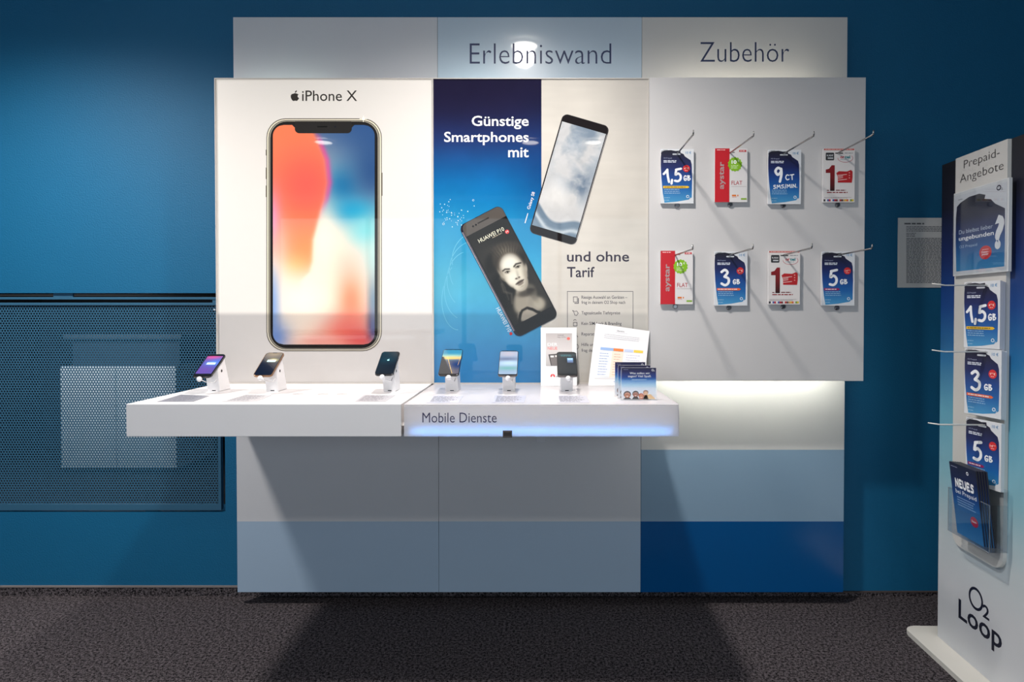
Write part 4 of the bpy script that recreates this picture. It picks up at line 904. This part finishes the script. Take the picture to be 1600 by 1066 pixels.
for j, (y, (x0, y0, x1, y1), nm) in enumerate(FY):
    A_, B_ = PY(x0, y0, y), PY(x1, y1, y); cx = (A_.x+B_.x)/2; O = (cx, y, ZS); zt_ = A_.z; zb_ = ZS+.004
    x0_, x1_ = A_.x, B_.x
    t = thing('flyer_stack', (cx, y, ZS+.004), {'rear': 'dark blue square flyer at the back of the three on the glowing counter', 'middle': 'dark blue square flyer between the front and rear ones', 'front': 'square blue flyer with four smiling faces, foremost of three on the glowing counter'}[nm], 'flyer', 'square flyers on the glowing counter')
    O2 = (cx, y, ZS+.004)
    MB(O2).box(x0_, x1_, y, y+.005, zb_, zt_).build('card', mat('flyer_white', (232, 234, 238), rough=.4), t)
    flyer_art(True).build('printed_front', PG, lambda X, Y, L: (x0_+(x1_-x0_)*X-cx, -.0003-L*.0002, zt_-(zt_-zb_)*Y-ZS-.004), t)
    h = thing('flyer_holder', O, 'clear plastic holder around the %s square flyer' % nm, 'holder', 'clear flyer holders on the glowing counter')
    zf = zb_+(zt_-zb_)*.62; c_x0, c_x1 = x0_-.003, x1_+.003
    MB(O).box(c_x0, c_x1, y-.007, y-.0055, ZS+.0006, zf).build('front_pane', M_clear, h)
    MB(O).box(c_x0, c_x1, y+.0065, y+.008, ZS+.0006, zt_-.01).build('back_pane', M_clear, h)
    MB(O).box(c_x0, c_x1, y-.0054, y+.0064, ZS+.0006, ZS+.0034).build('base', M_clear, h)
# ================================================================== NOTICE ON THE RIGHT WALL
YN = YW-.0045
A_, B_ = PY(1403.5, 340.5, YN), PY(1480, 449.5, YN); O = ((A_.x+B_.x)/2, YW, B_.z)
t = thing('wall_notice', O, 'closely printed white paper notice on the blue wall beside the prepaid stand', 'notice')
MB(O).box(A_.x, B_.x, YN, YW-.0006, B_.z, A_.z).build('sheet', mat('paper_white', (214, 212, 210), rough=.6), t)
a = Art(); a.lines(1413, 348.5, 1444, 1, 2, 2.2, (90,90,94), 1, ragged=0)
a.lines(1416, 353.8, 1476, 4, 2.3, 1.1, (110,110,114), 1, ragged=.1); a.lines(1416, 364, 1432, 3, 2.4, 1.1, (110,110,114), 1); a.lines(1416, 372, 1476, 31, 2.3, 1.2, (105,105,110), 1, ragged=.08)
a.build('printed_text', PR, wallmap(YN-.0001, O), t)
# ================================================================== PREPAID STAND
SX, SY = 1.587, 2.58; ang = math.atan2(-1, -.03); u_ = Vector((math.cos(ang), math.sin(ang), 0)); v_ = Vector((-math.sin(ang), math.cos(ang), 0))   # v_ points into the stand
def MS(px, py, off=0.0):
    """picture point -> (u along the face, z) on the plane 'off' in front of the stand face"""
    d = ray(px, py); P0 = Vector((SX, SY, 0))-v_*off; k = (P0.x*v_.x+P0.y*v_.y)/(d.x*v_.x+d.y*v_.y); p = d*k
    return ((p-Vector((SX, SY, 0))).dot(u_), CAMH+p.z)
WS = 0.505; zst = MS(1470, 259)[1]; DT = .07; bt_ = MS(1469.5, 1001)[1]
st = thing('prepaid_stand', (SX, SY, 0), 'tall blue to white floor display stand lettered Prepaid-Angebote at right', 'display stand', rot=(0, 0, ang))
TB = .02
M_sbody = mat('stand_body_white', (214, 216, 218), rough=.45)
bz = MB(); bz.prism(rrect_pts(-.085, -.095, WS+.085, DT+.095, .045, 6), 'z', .0005, TB, bev=.003).build('base_plate', mat('base_white', (226, 222, 214), rough=.45), st)
MB().box(0, WS, 0, DT, TB, zst, .001).build('column', M_sbody, st)
sf = lambda off: (lambda px, py, L: (MS(px, py, off)[0], -off-L*EPS, MS(px, py, off)[1]))
zy = lambda y: MS(1470, y)[1]
a = Art()
GS = [(-zy(259), (10,12,22)), (-zy(330), (10,14,36)), (-zy(400), (12,34,90)), (-zy(480), (12,66,136)), (-zy(560), (28,112,166)), (-zy(640), (96,166,192)), (-zy(740), (140,188,202)), (-zy(830), (194,204,208)), (-zy(900), (206,208,212)), (-zy(1000), (210,212,216))]
a.rect(0.0005, -zst+.0005, WS-.0005, -TB-.0005, None, 1, grad=GS)
a.build('printed_face', PR, lambda x, y, L: (x, -.0003-L*.0002, -y), st)
u0 = MS(1496.5, 500)[0]; u1 = MS(1578, 500)[0]; zsb = (MS(1578, 893)[1]+MS(1500, 856)[1])/2
r_ = .05
MB().prism(rrect_pts(u0, zsb, u1, zst-.001, (.001, .001, r_, r_), 6), 'y', -.014, -.0008).build('hook_strip', mat('strip_white', (208, 206, 202), rough=.45), st)
SO = .0145
def slot_map(off): return lambda px, py, L: (MS(px, py, off)[0], -off-L*.0003, MS(px, py, off)[1])
# lettering laid out in face units (mm-like): x=u, y=-z
def box_u(x0, x1, yA, yB, off): 
    a0 = MS(x0, yA, off); a1 = MS(x1, yB, off); return a0[0], -a0[1], a1[0], -a1[1]
a = Art()
def stext(s, pxl, pyl, pxr, pyr, hpx, off, col, o, L=2, art=None):
    """baseline from (pxl,pyl) to (pxr,pyr); cap height in px at the left end"""
    a0 = MS(pxl, pyl, off); a1 = MS(pxr, pyr, off); at = MS(pxl, pyl-hpx, off)
    zb__ = (a0[1]+a1[1])/2
    art.text(s, a0[0], -(zb__+at[1]-a0[1]), a1[0], -zb__, col, L, off=o)
stext('Prepaid-', 1506, 268, 1562, 247, 16, SO, (70, 66, 66), -.012, art=a)
stext('Angebote', 1500, 291, 1568, 268, 16.5, SO, (70, 66, 66), -.012, art=a)
a.build('lettering', PR, lambda x, y, L: (x, -SO-L*.0003, -y), st)
a = Art()
p = MS(1514, 949); q = MS(1535, 948); zc_ = MS(1525, 936)[1]; uc = MS(1525, 936)[0]
a.ring(uc, -zc_, .041, .010, (18, 22, 44), 2, n=40, ry=.041)
u2, z2 = MS(1541, 957); a.text('2', u2-.018, -z2-.024, u2+.018, -z2+.024, (18,22,44), 2, off=.02)
ul, zl = MS(1498, 952); ur, zr = MS(1566, 985)
zmid = MS(1532, 982)[1]
a.text('Loop', ul, -zmid-.052, ur, -zmid+.045, (18,22,44), 2, off=.016)
a.build('lettering', PR, lambda x, y, L: (x, -.0003-L*.0003, -y), st)
# sign pocket
so = .028
pu0, pu1 = MS(1489.5, 360, so)[0], MS(1575.5, 360, so)[0]; pz1 = (MS(1489.5, 301, so)[1]+MS(1575, 280, so)[1])/2; pz0 = (MS(1492, 432, so)[1]+MS(1575, 424, so)[1])/2
root = thing('poster_holder', Vector((SX, SY, 0))+u_*((pu0+pu1)/2)-v_*(SO+.001)+Vector((0, 0, pz0)), 'white framed poster with question mark at the top of the prepaid stand', 'poster', rot=(0, 0, ang))
hw = (pu1-pu0)/2; hh = pz1-pz0
MB().box(-hw, hw, -.012, -.0003, 0, hh, .001).build('backing', mat('poster_frame_white', (214, 216, 218), rough=.4), root)
a = Art(); a.rect(0, 0, 1, 1, (206, 208, 214), 1)
q = [(.05,.97),(.03,.60),(.0+.03,.30),(.05,.14),(.12,.10),(.3,.055),(.5,.05),(.62,.085),(.60,.13),(.72,.155),(.80,.22),(.97,.30),(.975,.60),(.97,.965)]
a.poly(q, None, 2, grad=[(.05,(16,16,34)),(.3,(16,20,54)),(.5,(14,44,104)),(.7,(24,88,150)),(.95,(50,130,182))])
a.text('Du bleibst lieber', .10, .45, .76, .50, (196,206,222), 3, off=0); a.text('ungebunden', .10, .53, .78, .60, W, 3, off=.012); a.text('O2 Prepaid', .11, .645, .47, .69, (180,200,222), 3)
a.text('?', .79, .36, .955, .76, (224,226,230), 3, off=.05, rot=6)
P = [(.63+.115*math.cos(t/12*math.pi), .775+.082*math.sin(t/12*math.pi)) for t in range(24)]; a.poly(P, (206,44,44), 3)
a.text('Daten-', .56, .755, .69, .78, W, 4, off=.008); a.text('power', .565, .79, .69, .815, W, 4, off=.008); a.lines(.57, .735, .69, 1, .1, .008, (240,200,196), 4, ragged=0)
a.ring(.86, .045, .04, .013, (30,34,60), 3, n=18, ry=.032); a.text('2', .905, .055, .93, .08, (30,34,60), 3); a.lines(.08, .055, .17, 1, .03, .008, (90,92,104), 3)
sw, sh = hw-.008, hh-.02
a.build('printed_poster', PG, lambda x, y, L: (-sw+2*sw*x, -.0125-L*.0003, .008+sh*(1-y)), root)
MB().box(-hw+.002, hw-.002, -.0175, -.0158, .004, hh-.004).build('clear_cover', M_clear, root)
# hooks and packs on the stand
OFF = .060
sp3 = [('15', (1505,437), (1557,534), (1536, 446), (1458.5, 447), '1,5 GB', 'highest'), ('3', (1507,543), (1557.5,643), (1536,550), (1457,548.5), '3 GB', 'middle'), ('5', (1503,654), (1554,760), (1529,664), (1453,659.5), '5 GB', 'lowest')]
for kd, tl, br, hkp, tipp, gb, rk in sp3:
    ua, za = MS(*tl, OFF); ub, zb__ = MS(*br, OFF); ww, hh_ = .145, .230
    uc = (ua+ub)/2; ww = ub-ua
    za = MS((tl[0]+br[0])/2, (tl[1]+ (tl[1]+5))/2, OFF)[1]; hh_ = .232
    OF, tw, nk = {'15': (.052, 11, 3), '3': (.052, 12, 3), '5': (.042, 10, 2)}[kd]; tw = math.radians(tw)
    for j in range(nk):
        loc = Vector((SX, SY, 0))+u_*(uc-.002*j)-v_*(OF-.0072*j)+Vector((0, 0, za-.002*j))
        lab = 'blue %s pack at the front of the %s stand hook' % (gb, rk) if j == 0 else '%s %s pack behind the front one on the %s stand hook' % ('second' if j == 1 else 'hindmost', gb, rk)
        make_pack(kd, .150, hh_, .0065, 'prepaid_card_pack', loc, lab, 'card pack', 'prepaid card packs on the floor stand', rot=(0, 0, ang+tw))
    uh, zh_ = MS(*hkp, OFF); hl = .205
    loc = Vector((SX, SY, 0))+u_*uh-v_*SO+Vector((0, 0, zh_))
    h = thing('display_hook', loc, 'white wire hook with looped end, %s of three on the prepaid stand' % rk, 'hook', 'white hooks on the prepaid stand', rot=(0, 0, ang))
    MW = mat('hook_white', (224, 222, 218), rough=.35)
    MB().box(-.02, .02, -.003, -.0004, -.012, .012, .001).build('back_plate', MW, h)
    MB().tube([(-.004, -.003, 0), (-.004, -hl+.03, 0), (-.007, -hl+.015, .002), (0, -hl-.012, .006), (.007, -hl+.015, .002), (.004, -hl+.03, 0), (.004, -.003, 0)], .0021, 8).build('wire_arm', MW, h, smooth=True)
# brochure holder
bo = .02
hbu0, hz0 = MS(1484, 832, .07); hbu1, hz1 = MS(1564, 862, .07); zz0 = (hz0+hz1)/2
hr0, hr1 = MS(1483, 800, .075)[0], MS(1548, 800, .075)[0] 
hc = (hr0+hr1)/2; hwid = (hr1-hr0)/2; zlow = (MS(1484, 831, .075)[1]+MS(1546, 862, .075)[1])/2; ztop = (MS(1482, 761, .075)[1]+MS(1548, 790, .075)[1])/2
root = thing('brochure_holder', Vector((SX, SY, 0))+u_*hc-v_*(SO+.0005)+Vector((0, 0, zlow)), 'clear plastic brochure holder low on the prepaid stand', 'holder', rot=(0, 0, ang))
H = ztop-zlow
M_clr2 = clear_mat('clear_plastic', (.93, .95, .97), 1.4)
MB().box(-hwid, hwid, -.063, -.061, 0, H).build('front_pane', M_clr2, root)
MB().box(-hwid, hwid, -.003, -.001, 0, H+.05).build('back_pane', M_clr2, root)
MB().box(-hwid, hwid, -.0608, -.0032, 0, .002).build('base', M_clr2, root)
for sgn in (-1, 1): MB().box(min(sgn*hwid, sgn*(hwid-.002)), max(sgn*hwid, sgn*(hwid-.002)), -.0608, -.0032, .0022, H).build('side_pane', M_clr2, root)
MEG = mat('pane_edge', (120, 128, 136), rough=.3)
MB().tube([(-hwid, -.063, H), (hwid, -.063, H)], .0010, 6).tube([(hwid, -.063, 0), (hwid, -.063, H)], .0010, 6).tube([(-hwid, -.063, 0), (-hwid, -.063, H)], .0010, 6).tube([(-hwid, -.063, 0), (hwid, -.063, 0)], .0010, 6).build('pane_edge', MEG, root)
bw, bh = .150, .262
def brochure():
    a = Art(); a.rect(0, 0, 1, 1, None, 1, grad=[(0,(20,22,50)),(.2,(18,28,74)),(.45,(18,70,136)),(.7,(40,112,172)),(1,(70,140,196))])
    [a.brush('NEUES', .16, .215, .86, .315, W, 2, w=.034)]; a.text('bei Prepaid', .14, .355, .92, .43, (236,240,246), 2, off=.0)
    a.lines(.17, .46, .90, 4, .035, .012, (140, 170, 206), 2, ragged=.2)
    a.poly([(.74+.14*math.cos(t/12*math.pi), .72+.07*math.sin(t/12*math.pi)) for t in range(24)], (206,36,56), 2); a.text('Daten-', .65, .70, .83, .73, W, 3, off=.02)
    a.ring(.68, .08, .045, .014, W, 2, n=16, ry=.024); a.lines(.06, .045, .3, 1, .04, .008, (170,174,200), 2, ragged=0); return a
bu = MS(1514, 800, .07)[0]
first = None; BROOT = Vector((SX, SY, zlow))
for j in range(5):
    loc = BROOT+u_*(bu+.003*j)-v_*(.064-.0066*j)+Vector((0, 0, .0026))
    lab = 'front blue brochure lettered NEUES bei Prepaid in the clear holder' if j == 0 else ['', 'dark brochure directly behind the front one in the clear holder', 'third dark brochure from the front in the clear holder', 'fourth dark brochure from the front in the clear holder', 'fifth dark brochure from the front in the clear holder', 'rearmost dark brochure in the clear holder'][j]
    if first is None:
        t = thing('brochure', loc, lab, 'brochure', 'brochures in the clear holder', rot=(math.radians(7), 0, ang)); first = t
        MB().box(-bw/2, bw/2, 0, .006, 0, bh, .001).build('pages', mat('brochure_pages', (46, 46, 56), rough=.4), t)
        brochure().build('printed_cover', PG, lambda x, y, L: ((x-.5)*bw, -.0003-L*.0002, bh*(1-y)), t)
    else:
        t = copy_tree(first); t.location = loc; t['label'] = lab
# ================================================================== LAMPS
M_lens = mat('lamp_lens', (255, 252, 246), emis=26.0, ergb=(255, 247, 235)); M_ring = mat('lamp_ring', (210, 210, 210), rough=.35, metal=.3)
def lamp(x, y, power, angle, place, tilt=(0, 0), blend_=1.0, warm=(1, .95, .89), size=.06, lens=True):
    t = thing('ceiling_downlight', (x, y, zC-.012), 'round recessed ceiling spotlight %s' % place, 'ceiling lamp', 'round ceiling spotlights')
    b = MB(); pts = [(.105, -.0005), (.105, -.012), (.08, -.014), (.08, -.0005)]
    bm = b.bm; rings = []
    for r, z in pts: rings.append([bm.verts.new((r*math.cos(2*math.pi*k/32), r*math.sin(2*math.pi*k/32), z)) for k in range(32)])
    for i in range(4):
        A_, B_ = rings[i], rings[(i+1) % 4]
        for k in range(32): bm.faces.new((A_[k], A_[(k+1) % 32], B_[(k+1) % 32], B_[k]))
    b.build('lamp_ring', M_ring, t)
    MB().tube([(0, 0, -.0006), (0, 0, -.006)], .078, 32).build('lens', M_lens, t)
    ld = bpy.data.lights.new('spot', 'SPOT'); ld.energy = power; ld.spot_size = math.radians(angle); ld.spot_blend = blend_; ld.shadow_soft_size = size; ld.color = warm
    lo = bpy.data.objects.new('bulb', ld); COL.objects.link(lo); lo.parent = t; lo.location = (0, 0, -.008-size); lo.rotation_euler = (math.radians(tilt[0]), math.radians(tilt[1]), 0)
    return t
lamp(-2.15, 1.95, 235, 154, 'above the grille', size=.10)
lamp(-0.10, 1.82, 195, 152, 'above the middle header', size=.065)
lamp(-2.07, -.74, 130, 140, 'behind the viewer at left')
lamp(-0.10, -.74, 80, 140, 'straight behind the viewer')
lamp(0.50, -.74, 70, 140, 'right of the one straight behind the viewer')
def area(name, loc, rot, sx, sy, power, color, parent=None):
    ld = bpy.data.lights.new(name, 'AREA'); ld.shape = 'RECTANGLE'; ld.size = sx; ld.size_y = sy; ld.energy = power; ld.color = color
    o = bpy.data.objects.new(name, ld); COL.objects.link(o); o.location = loc; o.rotation_euler = rot
    if parent is not None: o.parent = parent; o.location = Vector(loc)-parent.location
    return o
# blue strip in the acrylic counter, aimed at the fascia
area('blue_led', ((xs2+xs3)/2, YC+.0195, zc0+.017), (math.radians(-90), 0, 0), .86, .018, .72, (.12, .42, 1.0), ac)
area('white_fill', ((xs2+xs3)/2, YC+.22, zc0+.03), (math.radians(180), 0, 0), .95, .36, 2.6, (1, .95, .90), ac)  # white fill added inside to brighten the acrylic top
# fill light added in the niche to brighten the reflection stand-in
area('niche_fill', (-2.5, 3.25, zt-.03), (math.radians(35), 0, 0), 1.0, .08, 5.2, (.95, .98, 1.0))
# soft fill light added behind the viewer to lift the shaded parts
area('front_fill_light', (-.9, yB+.06, 1.45), (math.radians(90), 0, 0), 5.4, 2.3, 104, (.80, .92, 1.0))
wf = MB()  # unseen bars added before the fill light to shape its reflections
for k in range(6): wf.box(-3.7+k*1.32-.03, -3.7+k*1.32+.03, yB+.07, yB+.12, .3, 2.6)
wf.box(-3.7, 2.93, yB+.07, yB+.12, .25, .3); wf.box(-3.7, 2.93, yB+.07, yB+.12, 2.6, 2.66)
tag(wf.build('fill_frame_1', mat('fill_frame_grey', (120, 124, 130), rough=.5)), kind='structure')
w_ = bpy.data.worlds.new('World'); S.world = w_; w_.use_nodes = True
w_.node_tree.nodes['Background'].inputs[0].default_value = (.5, .6, .7, 1); w_.node_tree.nodes['Background'].inputs[1].default_value = 0.05
# ================================================================== CAMERA
cd = bpy.data.cameras.new('camera'); cam = bpy.data.objects.new('camera', cd); COL.objects.link(cam)
cam.location = (0, 0, CAMH); cam.rotation_euler = (math.pi/2-T, 0, 0)
cd.sensor_fit = 'HORIZONTAL'; cd.sensor_width = 36; cd.lens = F/1600*36; cd.shift_x = (800-CX)/1600; cd.shift_y = (CY-533)/1600; cd.clip_start = .02
S.camera = cam
S.view_settings.view_transform = 'Standard'; S.view_settings.look = 'None'; S.view_settings.gamma = 1; S.view_settings.exposure = 0.0
try: S.view_settings.use_curve_mapping = False
except Exception: pass
